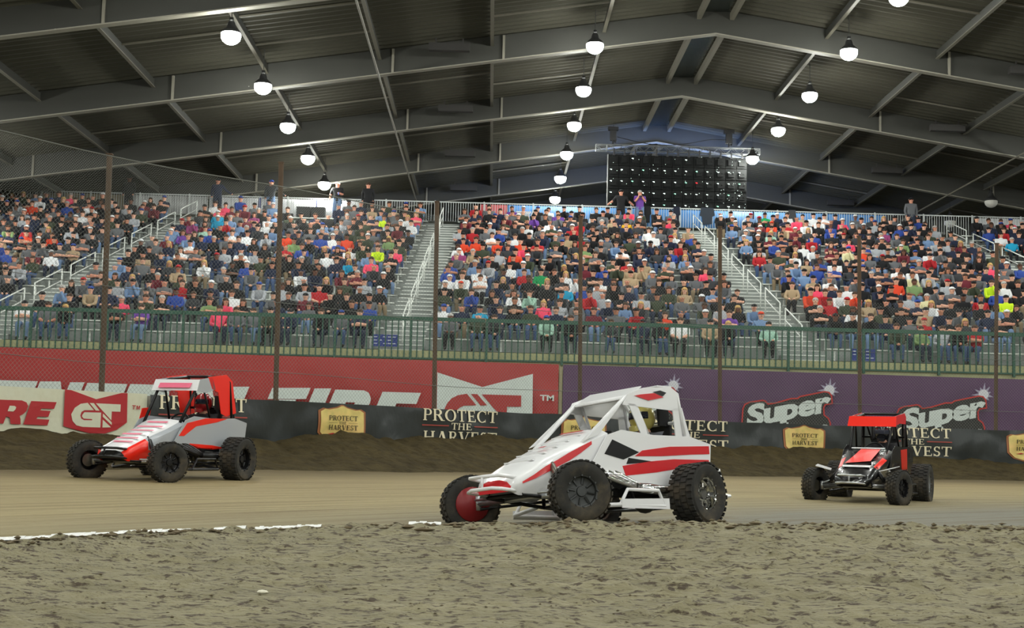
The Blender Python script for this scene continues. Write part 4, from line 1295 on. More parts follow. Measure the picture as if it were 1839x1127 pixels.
POSES = ['lap', 'cross', 'lean', 'chin', 'back', 'slim', 'big']
BODY = {}; BODYLO = {}
dummy = [SKINS[0], M_CL['k'], PANTS[0][1], M_SHOE, M_FACE]
for p in POSES:
    n_, B_, hd = seated(p)
    BODY[p] = (skin_person(B_, n_, hd, p, 2), hd)
    BODYLO[p] = (skin_person(B_, n_, hd, p, 1), hd)
BMESH = {p: BODY[p][0].mesh('seated_body', dummy, True) for p in POSES}
HG = {(p, h): headgear(h, BODY[p][1]) for p in POSES for h in ('cap', 'beanie', 'short', 'long')}
HGM = {}
def hat_mesh(p, h, m):
    k = (p, h, m.name)
    if k not in HGM: HGM[k] = HG[(p, h)].mesh('cap' if h == 'cap' else h, m, True)
    return HGM[k]
POSE_TXT = {'lap': 'hands in lap', 'cross': 'arms crossed', 'lean': 'leaning forward', 'chin': 'hand to chin', 'back': 'hands on knees', 'slim': 'hands in lap', 'big': 'forearms bare'}

# people read off the photograph: zoomed view coordinates of the head, shirt code, headwear or hair code
V4 = '''115,155,g,-;225,130,o,-;185,185,l,w;360,155,g,K;320,150,k,c;520,155,g,-;610,180,k,r;590,130,w,-;190,280,r,w;75,285,e,-;70,325,n,c;155,360,k,b;315,255,g,c;205,250,n,-;410,265,k,c;480,295,l,-;505,275,k,-;505,345,k,c;600,285,g,w;775,200,k,c;865,105,k,-;940,150,g,-;950,110,m,w;1000,150,m,-;1080,75,n,b;1180,85,k,c;1290,105,w,-;1320,110,w,K;1300,140,k,c;1390,120,w,-;1440,155,p,-;1430,220,c,w;1055,245,b,r;1148,200,n,r;1240,260,q,-;1110,280,s,c;1300,250,m,L;1345,285,i,-;1380,325,b,b;1240,200,m,-;1000,340,g,K;1120,330,s,w;1200,300,u,L;1235,335,s,K;1100,355,m,K;880,335,k,w;885,400,k,K;1000,390,g,-;1110,400,n,B;1185,440,w,L;1260,440,g,-;1335,480,k,c;1345,535,w,B;850,460,k,c;755,415,s,c;790,480,s,b;890,425,t,K;940,490,g,-;960,460,k,-;1060,480,n,-;845,560,n,K;785,525,s,K;640,490,g,c;590,515,k,K;670,530,g,-;735,610,f,L;845,605,g,B;1030,620,m,G;1170,565,t,r;1195,645,r,-;1275,620,k,c;1155,690,b,c;425,610,k,L;430,670,s,G;540,610,g,r;465,720,k,-;290,670,k,c;145,755,w,c;155,520,l,-;230,490,f,L;345,435,w,w;40,400,b,K;60,445,b,-;205,415,g,-;300,395,g,c;70,560,g,c;50,520,k,L;110,465,g,-;800,765,p,G;960,720,g,c;1065,760,k,G;935,800,u,-;1375,760,e,-;1440,900,p,-'''
V5 = '''190,100,b,b;55,155,p,-;45,215,c,w;105,210,s,G;135,170,m,-;225,170,m,r;285,195,q,L;310,190,k,c;380,190,s,G;225,225,m,K;190,250,s,c;365,255,w,K;90,260,r,-;140,310,w,-;365,320,l,L;280,345,k,L;350,405,k,L;195,425,w,K;285,425,l,c;190,495,k,G;235,525,b,w;100,590,k,K;265,570,g,c;325,675,l,b;465,655,l,-;135,725,w,-;165,660,k,-;140,520,k,-;80,545,g,G;405,130,s,w;505,165,k,-;590,210,k,c;680,210,n,-;765,215,k,K;835,155,n,K;880,175,g,L;935,150,g,-;980,190,n,-;1045,145,t,L;1100,160,n,-;1155,140,f,-;1190,180,g,b;1125,220,y,-;1215,220,g,-;1265,225,w,B;1305,240,w,-;1270,130,k,b;1385,130,s,-;1345,165,k,-;485,205,f,L;540,260,g,K;550,300,n,c;650,265,k,K;725,260,s,b;715,340,b,-;795,345,w,w;885,350,o,c;900,290,g,K;955,275,f,-;865,265,g,L;740,400,k,B;800,400,k,L;830,390,b,-;905,430,w,K;595,420,b,-;485,410,r,K;640,380,k,c;755,460,w,K;900,490,c,B;590,490,k,G;845,500,n,c;700,550,k,-;565,525,n,c;1085,425,y,-;1025,475,s,K;1175,480,k,c;1205,450,p,-;1225,400,f,c;1085,370,g,-;1020,340,f,w;980,370,k,L;1160,350,e,B;1125,590,k,w;1145,270,k,-;1225,300,m,-;1310,285,k,c;1250,340,k,-;940,545,k,-;955,580,m,G;850,580,m,L;755,615,k,B;870,615,f,-;705,680,r,K;785,710,k,K;840,690,k,L;895,710,k,-;970,690,k,K;1095,690,k,w;1030,765,b,c;920,760,k,-;55,890,p,L;165,820,g,-;850,830,g,b;970,830,n,-;390,860,f,c;310,870,g,-'''
V6 = '''215,300,l,K;300,300,r,G;345,360,o,-;285,375,o,-;385,290,g,K;450,345,w,-;495,300,b,-;485,375,o,c;475,215,n,b;430,140,g,-;345,160,r,K;550,200,m,G;580,170,u,-;605,245,k,K;620,215,k,w;655,170,l,w;750,165,k,b;800,175,w,-;880,180,u,-;690,285,w,-;780,300,n,w;825,260,w,K;635,370,o,K;750,375,r,-;865,410,g,-;985,330,k,K;975,295,r,w;1020,240,r,K;920,155,k,c;845,150,g,-;1025,160,k,c;970,205,k,c;1105,235,k,c;1165,200,g,c;1235,225,t,G;1110,300,k,L;1185,275,k,L;1055,425,e,-;1160,420,k,c;1270,325,k,L;1350,350,f,c;1300,435,w,-;1390,340,g,L;1255,440,s,-;1420,440,n,K;1330,225,d,L;235,420,q,w;180,430,w,L;325,440,t,G;345,480,n,c;390,420,f,c;450,480,k,-;490,440,l,-;440,540,l,r;390,520,s,G;225,490,g,G;155,480,b,-;135,510,b,-;120,590,w,w;145,590,k,w;240,530,k,-;265,595,w,-;310,580,w,c;375,590,w,-;530,560,n,c;565,520,w,c;655,545,s,w;680,450,n,c;650,450,o,c;660,590,r,-;770,590,G,c;800,590,k,-;880,570,w,B;920,580,k,B;810,655,k,K;830,490,k,c;1060,520,m,c;945,510,k,-;1125,480,g,-;580,670,g,K;690,630,k,-;590,705,w,L;480,640,n,c;450,685,k,L;320,680,b,-;225,665,f,o;110,660,f,c;710,700,i,-;785,745,p,B;930,670,c,-;1000,750,g,K;1050,665,b,K;1175,740,l,K;1290,720,k,c;1245,610,k,L;1190,570,n,b;1355,580,t,c;1430,570,t,c;1135,670,l,-;1130,700,r,-;1230,690,k,-;1160,615,w,-;1300,640,g,K;590,810,k,-;870,800,n,-;595,770,k,-;180,840,g,G;370,835,c,c;500,840,n,-;700,840,f,-;865,850,l,-;960,900,k,-;1000,810,g,-;1085,830,m,-;1260,860,g,c;1410,850,r,c'''
V7 = '''185,160,k,c;205,190,k,K;265,215,p,r;310,180,k,G;275,170,g,c;380,170,r,-;455,165,k,-;545,195,k,w;560,175,k,K;610,200,f,w;610,250,s,b;740,180,s,r;820,180,G,c;790,220,m,L;860,235,o,o;730,225,g,-;955,245,r,c;940,215,n,-;905,195,k,c;950,185,w,-;995,205,p,K;1055,225,w,c;1135,200,w,c;1170,215,n,K;1205,235,b,K;1040,185,t,-;1065,195,w,c;700,255,g,K;795,265,k,w;700,310,k,w;785,325,k,c;870,330,b,-;1025,285,k,-;1110,300,b,K;1090,325,r,-;1045,345,w,L;1100,365,w,G;990,410,w,B;1005,350,k,c;1140,460,b,-;1205,460,w,-;1205,370,m,L;900,410,f,G;975,455,f,K;1050,515,s,c;850,440,g,c;890,450,g,K;745,385,r,L;790,400,l,K;815,440,k,-;175,290,w,w;215,265,g,c;300,290,w,B;370,265,t,K;395,300,b,K;430,350,n,c;325,355,r,-;265,405,l,L;490,390,g,w;95,400,n,K;370,450,g,K;390,490,k,w;430,430,g,c;475,500,p,L;120,500,t,w;35,510,t,w;360,570,k,K;480,560,k,c;165,545,g,w;280,510,g,L;240,500,f,K;530,440,g,c;585,590,g,L;515,610,s,c;660,610,k,-;640,665,k,-;575,660,k,K;760,680,s,c;690,700,k,B;455,680,g,w;335,745,k,K;105,640,l,c;195,655,f,c;205,580,k,L;800,745,s,o;870,780,i,-;615,760,u,-;240,760,o,L;205,810,k,c;330,830,w,-;980,590,t,-;920,530,k,c;1080,645,o,c;1115,680,k,G;1200,660,r,-;1125,610,p,L;1195,560,w,K;30,580,n,-'''
V8 = '''35,200,w,c;75,210,k,-;105,240,b,K;175,205,p,w;250,190,g,w;135,190,n,c;365,210,l,b;275,225,g,c;395,240,k,L;455,235,k,K;575,235,g,-;660,235,k,L;750,205,r,w;690,270,f,-;605,310,n,K;655,305,s,-;425,275,q,-;405,340,k,w;300,335,g,c;300,390,o,-;410,430,k,r;295,440,k,b;185,365,k,-;215,310,p,L;110,370,m,L;145,405,k,-;30,465,b,-;130,475,b,-;180,455,k,-;530,340,e,L;495,315,g,-;535,395,m,L;610,335,k,c;635,375,k,c;680,385,w,c;790,345,l,-;865,335,m,B;930,325,n,G;950,215,k,c;1030,265,b,c;1110,265,r,-;1100,230,k,b;1060,275,n,-;1165,315,c,G;1205,290,n,-;1100,320,w,-;820,335,n,K;760,330,l,K;845,285,g,c;895,425,k,K;680,430,r,c;570,475,w,b;620,460,g,G;540,505,w,K;490,560,o,-;595,560,e,-;785,580,l,r;775,480,k,c;850,410,k,c;925,450,k,L;975,430,k,L;1035,470,p,B;1130,470,g,w;885,475,k,-;970,550,g,-;915,545,m,-;1115,520,g,K;1165,490,b,-;385,560,k,-;250,540,g,c;150,635,w,-;115,660,r,-;155,700,f,r;240,710,w,L;245,630,o,-;330,700,t,B;400,720,f,c;565,630,l,K;670,630,v,G;860,570,k,K;985,650,r,-;1040,595,y,-;1115,580,w,G;1200,590,k,-;1130,650,y,c;1080,640,b,-;880,670,k,c;810,680,k,-;1025,740,n,c;1135,750,k,w;1185,700,k,L;570,760,g,-;610,710,n,b;520,720,k,c;655,765,r,r;335,765,k,-;425,770,n,c;20,680,k,G;30,620,p,L;100,550,g,K;630,840,e,-;760,860,l,-;950,870,r,-;900,880,k,-;480,850,f,-'''
HEADH = 0.44 + .745
def head_px(x, r): return proj(x, row_y(r) + SEATY - .03, row_z(r) + HEADH)
def x_for(px, r):
    y, z = row_y(r) + SEATY - .03, row_z(r) + HEADH
    a = proj(0, y, z)[0]; b = proj(1, y, z)[0]
    return (px - a) / (b - a)
seats = {r: [] for r in range(NROW)}
def blocked(x, r, m=.12):
    y = row_y(r) + SEATY
    return any(abs(x - aisle_x(k, y)) < AW + .2 + m for k in range(4)) or x < XL + .4 or x > XR - .4
for vw, ox, oy, sc in ((V4, 0, 330, 3.635), (V5, 380, 330, 3.636), (V6, 760, 330, 3.635), (V7, 1120, 330, 3.221), (V8, 1460, 330, 3.219)):
    for e in vw.split(';'):
        a, b, c, h = e.split(',')
        px, py = ox + float(a) / sc, oy + float(b) / sc
        best = min(range(NROW), key=lambda r: abs(head_px(x_for(px, r), r)[1] - py))
        for dr in (0, 1, -1):
            r = best + dr
            if not 0 <= r < NROW: continue
            x = x_for(px, r)
            for sh_ in (0, .15, -.15, .3, -.3):
                if not blocked(x + sh_, r) and all(abs(x + sh_ - q[0]) > .46 for q in seats[r]):
                    seats[r].append((x + sh_, c, h, 1)); break
            else: continue
            break
EMPTY = [(545, 370, 72, 14), (425, 360, 42, 8), (235, 352, 30, 10), (1640, 385, 20, 8), (455, 505, 42, 32), (375, 545, 60, 16), (560, 605, 60, 22), (697, 516, 26, 10), (375, 445, 22, 12), (330, 480, 30, 10), (1030, 410, 28, 8), (995, 455, 22, 8), (1150, 430, 20, 8), (1195, 540, 20, 16), (1230, 560, 25, 12), (1200, 610, 60, 20), (1490, 440, 26, 12), (1590, 470, 22, 12), (1640, 530, 40, 14), (1660, 580, 40, 16), (1500, 610, 90, 26), (1780, 600, 60, 22), (150, 460, 22, 14), (110, 530, 16, 10), (340, 600, 60, 24), (60, 600, 90, 14), (250, 600, 60, 14), (1390, 600, 40, 30), (1320, 600, 50, 14), (1000, 620, 40, 14), (770, 590, 30, 20), (240, 430, 20, 8), (1700, 495, 20, 8)]
fillrng = random.Random(21)
for r in range(NROW):
    y = row_y(r) + SEATY
    occ = .95 if r > 5 else (.88 if r > 2 else .7)
    if r < 1: occ = .5
    x = XL + .5
    while x < XR - .5:
        x += fillrng.uniform(.5, .6)
        if blocked(x, r): continue
        px, py = head_px(x, r)
        if px < -40 or px > 1875: continue
        if any(((px - a) / c) ** 2 + ((py - b) / d) ** 2 < 1 for a, b, c, d in EMPTY): continue
        if fillrng.random() > occ: continue
        if any(abs(x - q[0]) < .47 for q in seats[r]): continue
        c = fillrng.choices('kngflhwsrmobtuepidv', [32, 15, 15, 9, 7, 13, 4, 3, 1.4, 1.6, .6, 3, 3, .4, .8, 1, .6, .3, .5])[0]
        h = fillrng.choices(['-', 'K', 'c', 'w', 'L', 'B', 'G', 'b', 'r'], [24, 12, 26, 7, 11, 6, 7, 5, 3])[0]
        seats[r].append((x, c, h, 0))
HATC = {'c': ('black cap', 'cap', 'k'), 'w': ('white cap', 'cap', 'w'), 'r': ('red cap', 'cap', 'r'), 'b': ('blue cap', 'cap', 'b'), 'o': ('orange cap', 'cap', 'o')}
HAIRC = {'-': ('short brown hair', 'short', 'brown'), 'L': ('long brown hair', 'long', 'brown'), 'B': ('long blond hair', 'long', 'blond'), 'G': ('grey hair', 'short', 'grey'), 'K': ('bald head', None, None)}
prng = random.Random(8)
far_objs = []
n_ind = 0
order = sorted(range(NROW))
FARV = []; 
class Far:
    v = []; f = []; m = []; mats = []; idx = {}
def far_add(mb, xf, mats):
    o = len(Far.v); c, s, k, tx_, ty_, tz_ = xf
    for a, b, d in mb.v: Far.v.append(((a * c - b * s) * k + tx_, (a * s + b * c) * k + ty_, d * k + tz_))
    for f, m in zip(mb.f, mb.m):
        Far.f.append(tuple(i + o for i in f))
        mm = mats[m]
        if mm.name not in Far.idx: Far.idx[mm.name] = len(Far.mats); Far.mats.append(mm)
        Far.m.append(Far.idx[mm.name])
INDIV = 289
for r in order:
    row = sorted(seats[r])
    y = row_y(r)
    secs = [aisle_x(k, y + SEATY) for k in range(4)]
    bysec = {}
    for q in row:
        k = sum(q[0] > a for a in secs); bysec.setdefault(k, []).append(q)
    for k, qs in bysec.items():
        for i, (x, c, h, known) in enumerate(qs):
            pose = prng.choices(POSES, [22, 18, 20, 9, 14, 8 if h not in 'LB' else 30, 9 if h not in 'LB' else 0])[0]
            pants = prng.choices(range(5), [30, 22, 22, 8, 14])[0]
            skin = prng.choices(SKINS, [50, 30, 14, 4])[0]
            sc_ = prng.uniform(.94, 1.05) * (.95 if h in 'LB' else 1)
            rz = prng.gauss(-.12 if x > 6 else (.1 if x < -6 else 0), .16)
            loc = (x, y + SEATY - .01, row_z(r) + .44)
            if h in HATC: txt, hk, hc = HATC[h]; hm = M_CL[hc]
            else:
                txt, hk, hc = HAIRC[h]
                if h == '-' and prng.random() < .25: hc = 'black'; txt = 'short black hair'
                hm = HAIR[hc] if hc else None
            if n_ind < INDIV and -15 < head_px(x, r)[0] < 1850:
                n_ind += 1
                if k == 0: w_, cn = 'left of the first stairs', len(qs) - i
                elif k == 4: w_, cn = 'right of the fourth stairs', i + 1
                elif i < len(qs) / 2 or k == 0: w_, cn = 'right of the %s stairs' % ORD[k], i + 1
                else: w_, cn = 'left of the %s stairs' % ORD[k + 1], len(qs) - i
                o = link('person', BMESH[pose], None, loc, (0, 0, rz)); o.scale = (sc_,) * 3
                for j, mm in enumerate((skin, M_CL[c], PANTS[pants][1])):
                    o.material_slots[j].link = 'OBJECT'; o.material_slots[j].material = mm
                tag(o, 'person, %s top, %s, %s row up, %s %s' % (CL[c][0], txt, ordinal(r + 1), ordinal(cn), w_), 'person', 'seated spectators')
                if hk:
                    hh = link('cap' if hk == 'cap' else 'hair', hat_mesh(pose, hk, hm), o)
                Z_IND = r
            else:
                mbp, hd = BODYLO[pose]
                xf = (math.cos(rz), math.sin(rz), sc_, *loc)
                far_add(mbp, xf, [skin, M_CL[c], PANTS[pants][1], M_SHOE, M_FACE])
                if hk: far_add(HG[(pose, hk)], xf, [hm])
fo = MB(); fo.v, fo.f, fo.m = Far.v, Far.f, Far.m
crowd = fo.build('seated_crowd', Far.mats, smooth=True)
tag(crowd, 'packed crowd filling the upper bleacher rows', 'crowd', kind='stuff')

# standing people along the back railing
def standing(kind):
    n = {'pel': (0, 0, .93, (.19, .13)), 'bel': (0, 0, 1.1, (.18, .13)), 'che': (0, 0, 1.3, (.205, .14)), 'nec': (0, 0, 1.47, .065), 'jaw': (0, -.02, 1.55, .086), 'cra': (0, -.01, 1.65, .114)}
    B = [('pel', 'bel', 1), ('bel', 'che', 1), ('che', 'nec', 1), ('nec', 'jaw', 0), ('jaw', 'cra', 0)]
    for s, q in ((-1, 'L'), (1, 'R')):
        n['sh' + q] = (s * .215, 0, 1.40, .09)
        n['hp' + q] = (s * .10, 0, .86, .12); n['kn' + q] = (s * .12, -.03, .48, .088); n['an' + q] = (s * .13, 0, .08, .065); n['to' + q] = (s * .14, -.13, .04, .04)
        el, ha = (s * .27, .03, 1.13), (s * .24, -.08, .90)
        if kind == 'railL' and s < 0: el, ha = (-.36, .05, 1.22), (-.58, .12, 1.08)
        if kind == 'railR' and s > 0: el, ha = (.36, .05, 1.22), (.60, .12, 1.08)
        if kind == 'rails': el, ha = (s * .36, .05, 1.22), (s * .56, .12, 1.08)
        if kind == 'phone': el, ha = (s * .24, -.12, 1.2), (s * .05, -.28, 1.42)
        if kind == 'drink' and s > 0: el, ha = (.25, -.04, 1.15), (.08, -.28, 1.18)
        if kind == 'drink' and s < 0: el, ha = (-.30, .03, 1.18), (-.34, .05, 1.0)
        n['el' + q] = (*el, .06); n['ha' + q] = (*ha, .046)
        d = (Vector(ha) - Vector(el)).normalized()
        n['fi' + q] = (ha[0] + d.x * .07, ha[1] + d.y * .07, ha[2] + d.z * .07, .03)
        B += [('che', 'sh' + q, 1), ('sh' + q, 'el' + q, 1), ('el' + q, 'ha' + q, 0 if kind in ('phone', 'drink', 'rails') else 1), ('ha' + q, 'fi' + q, 0), ('pel', 'hp' + q, 2), ('hp' + q, 'kn' + q, 2), ('kn' + q, 'an' + q, 2), ('an' + q, 'to' + q, 3)]
    return n, B, (0, -.01, 1.63, 1.13)
ST = [(232, 'plain', 'k', 2, 'cap', 'k', 'person in black standing in front of the pale drape near the first stairs', -.2, .0),
      (391, 'railR', 'n', 1, 'cap', 'k', 'person in dark printed sweatshirt resting one arm on the back railing', 0, .0),
      (487, 'railR', 'h', 4, 'cap', 'b', 'person in charcoal jacket and pale jeans standing before the bright drape', 0, .1),
      (606, 'drink', 'k', 4, 'cap', 'w', 'person in black shirt and pale jeans holding a blue can', 0, .05),
      (661, 'plain', 'k', 2, 'short', 'brown', 'person all in black standing where the back railing turns grey', 0, .1),
      (1115, 'rails', 'k', 2, 'cap', 'k', 'person in black shirt spreading both arms along the blue banner railing', 0, .0),
      (1149, 'phone', 'u', 4, 'short', 'grey', 'person in purple shirt raising a phone in front of the video wall', 0, .0),
      (1636, 'plain', 'g', 1, 'cap', 'k', 'person in grey hoodie standing by the grey railing, head above the rail', 0, .0)]
for px, kind, c, pi_, hk, hc, lb, rz, up in ST:
    n_, B_, hd = standing(kind)
    mb = skin_person(B_, n_, hd, kind, 2)
    x = xs_at(px, YB + .5, ZB + 1.2)
    o = mb.build('person', [SKINS[1], M_CL[c], PANTS[pi_][1], M_SHOE, M_FACE], smooth=True, loc=(x, YB + .5, ZB), rot=(0, 0, rz))
    o.scale = (1.07,) * 3
    tag(o, lb, 'person', 'standing spectators')
    hm = M_CL[hc] if hk == 'cap' else HAIR[hc]
    headgear(hk, hd).build('cap' if hk == 'cap' else 'hair', hm, o, smooth=True)
    if kind == 'drink':
        mb = MB(); mb.lathe([(0, -.06), (.032, -.06), (.034, .05), (.028, .06), (0, .06)], 10, 0, (0, 0, 0), 'Z')
        tag(mb.build('drink_can', mat('can_blue', (40, 80, 170), .3), loc=(x + .09, YB + .5 - .36, ZB + 1.23)), 'blue drink can held by the person in black shirt', 'can')
    if kind == 'phone':
        mb = MB(); mb.box((0, 0, 0), (.15, .012, .075)); mb.box((0, .007, 0), (.13, .003, .065))
        tag(mb.build('phone', M_blackbox, loc=(x, YB + .5 - .37, ZB + 1.50)), 'black phone held up by the person in purple', 'phone')
    if hk == 'cap' and c == 'h':
        pass

# ------------------------------------------------------------------ midget race cars
M_tyre = mat('tyre_rubber', (44, 43, 40), .85, var=.25, vscale=9, dark=(96, 84, 64), dscale=5, dfac=.45)
M_tube = mat('black_tubing', (26, 26, 28), .35, metal=.3)
M_chrome = mat('chrome', (215, 215, 212), .12, metal=1.0)
M_alloy = mat('bright_alloy', (190, 192, 194), .28, metal=.9)
M_carwhite = mat('car_white', (240, 240, 242), .28, coat=.5)
M_carred = mat('car_red', (214, 24, 34), .3, coat=.5)
M_neon = mat('neon_red', (250, 44, 26), .3, coat=.4)
M_carblk = mat('car_black', (20, 20, 22), .25, coat=.5)
M_cargrey = mat('car_silver', (176, 180, 186), .3, coat=.4)
M_pink = mat('faded_pink_print', (238, 110, 140), .4)
M_seat = mat('seat_black', (28, 28, 30), .8)
M_engine = mat('engine_metal', (120, 118, 108), .35, metal=.8)
M_suit = mat('race_suit', (60, 62, 70), .9)

def wheel(r, w, rim_m, inner_m, name_pos, parent, loc, side, steer=0.0, cover=None):
    """Wheel about the local Y axis; side +1 has its outer face towards +Y."""
    hw = w / 2
    mb = MB()
    rr = r * .52
    mb.lathe([(rr, -hw * .80), (r * .72, -hw * 1.02), (r * .90, -hw), (r * .965, -hw * .86), (r * .985, -hw * .4), (r * .99, 0), (r * .985, hw * .4), (r * .965, hw * .86), (r * .90, hw), (r * .72, hw * 1.02), (rr, hw * .80)], 40)
    nb = 30
    for k in range(nb):   # tread blocks
        for row in range(4):
            t = 2 * PI * (k + (.5 if row % 2 else 0)) / nb
            yy = (-.75 + .5 * row) * hw
            R = Matrix.Rotation(-t, 3, 'Y')
            bw, bl, bh = hw * .40, 2 * PI * r / nb * .62, .014
            vs = [R @ Vector((r * .978 + h, 0, 0)) + R @ Vector((0, 0, z)) + Vector((0, yy + y, 0)) for h in (0, bh) for y in (-bw / 2, bw / 2) for z in (-bl / 2, bl / 2)]
            mb.add(vs, [(4, 5, 7, 6), (0, 4, 6, 2), (1, 3, 7, 5), (0, 1, 5, 4), (2, 6, 7, 3)])
    o = mb.build('wheel', M_tyre, parent, loc=loc, rot=(0, 0, steer))
    smooth_by_angle(o, 35)
    s = side
    mb = MB()
    prof = [(rr + .012, hw * .84 * s), (rr + .012, hw * .80 * s), (rr * .93, hw * .72 * s), (rr * .90, hw * .30 * s), (rr * .78, hw * .22 * s), (rr * .34, hw * .34 * s), (rr * .30, hw * .50 * s), (.0, hw * .52 * s)]
    mb.lathe(prof, 36)
    mb.lathe([(rr + .012, -hw * .84 * s), (rr * .93, -hw * .7 * s), (rr * .9, hw * .28 * s)], 36, 1)
    for k in range(12):   # bead lock bolts
        t = 2 * PI * k / 12
        mb.box((rr * .985 * math.cos(t), hw * .83 * s, rr * .985 * math.sin(t)), (.014, .016, .014), 0)
    for k in range(8):    # vent holes as raised ribs in the dish
        t = 2 * PI * k / 8 + .2
        a = Vector((rr * .42 * math.cos(t), hw * .36 * s, rr * .42 * math.sin(t))); b = Vector((rr * .86 * math.cos(t), hw * .30 * s, rr * .86 * math.sin(t)))
        mb.tube([a, b], .012, 5, 0)
    rim = mb.build('rim', [rim_m, inner_m], o); smooth_by_angle(rim, 40)
    if rim_m.name != 'bright_alloy' and rim_m.name != 'chrome': pass
    mb = MB(); mb.lathe([(.0, -hw * .2 * s), (rr * .62, -hw * .2 * s), (rr * .62, -hw * .26 * s), (0, -hw * .26 * s)], 24)
    mb.build('brake_disc', M_engine, o)
    if cover is not None:
        mb = MB(); mb.lathe([(0, -hw * 1.12 * s), (rr * 1.12, -hw * 1.08 * s), (rr * 1.16, -hw * .95 * s)], 28)
        mb.build('wheel_cover', cover, o, smooth=True)
    return o

def panel(parent, name, pts, off, mats, mi=0, extra=()):
    mb = MB(); mb.slab(pts, off, mi)
    for e_pts, e_off, e_mi in extra: mb.slab(e_pts, e_off, e_mi)
    return mb.build(name, mats, parent)

def midget(label, spec, contact_px, D, beta, roll=0.0, steer=0.3, z=None, pitch=0.0):
    car = thing('midget_race_car', label, 'race car')
    A = spec
    WB, FT, RT = 1.80, A.get('ft', .63), .64
    rf, rr_ = .265, A.get('rr', .31)
    # wheels
    wheel(rf, .18, A['rim'], A['rim_in'], 'fl', car, (WB, FT, rf), 1, steer)
    wheel(rf, .18, A['rim'], A['rim_in'], 'fr', car, (WB, -FT, rf), -1, steer, A.get('cover'))
    wheel(rr_, .28, A['rim_rear'], A['rim_in'], 'rl', car, (0, RT, rr_), 1)
    wheel(rr_ * 1.03, .32, A['rim_rear'], A['rim_in'], 'rr', car, (0, -RT - .04, rr_ * 1.03), -1)
    # axles, arms, shocks
    mb = MB(); mb.tube([(WB, -FT + .08, rf), (WB, FT - .08, rf)], .026, 10); mb.tube([(WB + .06, -FT + .12, rf + .03), (WB + .06, FT - .12, rf + .03)], .012, 8)
    for s in (-1, 1): mb.tube([(WB, s * (FT - .1), rf - .06), (WB, s * (FT - .1), rf + .07)], .03, 8)
    mb.build('front_axle', M_alloy, car, smooth=True)
    mb = MB(); mb.tube([(0, -RT + .1, rr_), (0, RT - .1, rr_)], .035, 10); mb.ball((0, 0, rr_), (.14, .12, .13), 0, 12, 8)
    mb.build('rear_axle', M_engine, car, smooth=True)
    for s in (-1, 1):
        for x0, z0, x1, z1_ in ((WB, rf + .05, 1.15, .42), (WB, rf - .05, 1.15, .28)):
            mb = MB(); mb.tube([(x0, s * (FT - .12), z0), (x1, s * .26, z1_)], .014, 8); mb.build('radius_rod', A['rod'], car, smooth=True)
        for x0, z0, x1, z1_ in ((0, rr_ + .06, .72, .42), (0, rr_ - .08, .72, .26)):
            mb = MB(); mb.tube([(x0, s * (RT - .17), z0), (x1, s * .33, z1_)], .015, 8); mb.build('radius_rod', A['rod'], car, smooth=True)
        for x0, y0, z0, x1, y1, z1_ in ((WB, FT - .16, rf, WB - .12, .22, .60), (0, RT - .2, rr_, -.10, .26, .80)):
            mb = MB(); mb.tube([(x0, s * y0, z0), (x1, s * y1, z1_)], .012, 8); m_ = [(x0 + (x1 - x0) * t, s * (y0 + (y1 - y0) * t), z0 + (z1_ - z0) * t) for t in (.25, .85)]
            mb.tube(m_, .032, 10); mb.build('shock_absorber', A['shock'], car, smooth=True)
    # frame tubes
    mb = MB()
    for s in (-1, 1):
        mb.tube([(2.05, s * .20, .28), (1.2, s * .28, .22), (.6, s * .34, .20), (-.45, s * .30, .24)], .018, 8)
        mb.tube([(2.02, s * .20, .44), (1.2, s * .28, .58), (.85, s * .32, .80), (-.2, s * .36, .84), (-.75, s * .20, .70)], .018, 8)
        mb.tube([(-.45, s * .30, .24), (-.75, s * .20, .70)], .018, 8)
        mb.tube([(2.05, s * .20, .28), (2.02, s * .20, .44)], .018, 8); mb.tube([(1.2, s * .28, .22), (1.2, s * .28, .58)], .018, 8); mb.tube([(.6, s * .34, .20), (.85, s * .32, .80)], .018, 8)
        mb.tube([(-.15, s * .36, .22), (-.15, s * .36, .84)], .018, 8)
    for x, y, z_ in ((2.05, .2, .28), (1.2, .28, .22), (.6, .34, .2), (-.45, .3, .24), (-.75, .2, .70)): mb.tube([(x, -y, z_), (x, y, z_)], .018, 8)
    mb.build('frame', M_tube, car, smooth=True)
    # cage
    ht = A.get('cage_top', 1.42)
    mb = MB()
    for s in (-1, 1):
        mb.tube([(A.get('apost', 1.02), s * .29, A.get('apz', .80)), (.62, s * .31, ht - .14), (.40, s * .31, ht - .06), (-.10, s * .31, ht), (-.20, s * .33, ht - .08), (-.26, s * .36, .84)], .021, 10)
        mb.tube([(.30, s * .34, .84), (.52, s * .31, ht - .10)], .016, 8)
        mb.tube([(-.14, s * .31, ht - .03), (-.62, s * .22, .76)], .018, 8)
    mb.tube([(.62, -.31, ht - .14), (.62, .31, ht - .14)], .021, 10); mb.tube([(-.10, -.31, ht), (-.10, .31, ht)], .021, 10); mb.tube([(-.26, -.36, .84), (-.26, .36, .84)], .02, 8)
    mb.tube([(-.24, -.34, 1.05), (-.24, .34, 1.05)], .018, 8)
    mb.build('roll_cage', A['cage'], car, smooth=True)
    # hood
    dz_ = A.get('hood_up', 0)
    sec = [(2.18, .16, .30, .40, .17), (2.10, .18, .27, .46, .22), (1.75, .20, .26, .58 + dz_ * .6, .24), (1.30, .25, .27, .72 + dz_, .28), (.98, .30, .40, .84 + dz_, .31)]
    hoodw = A.get('hood_w', 1.0)
    rings = []
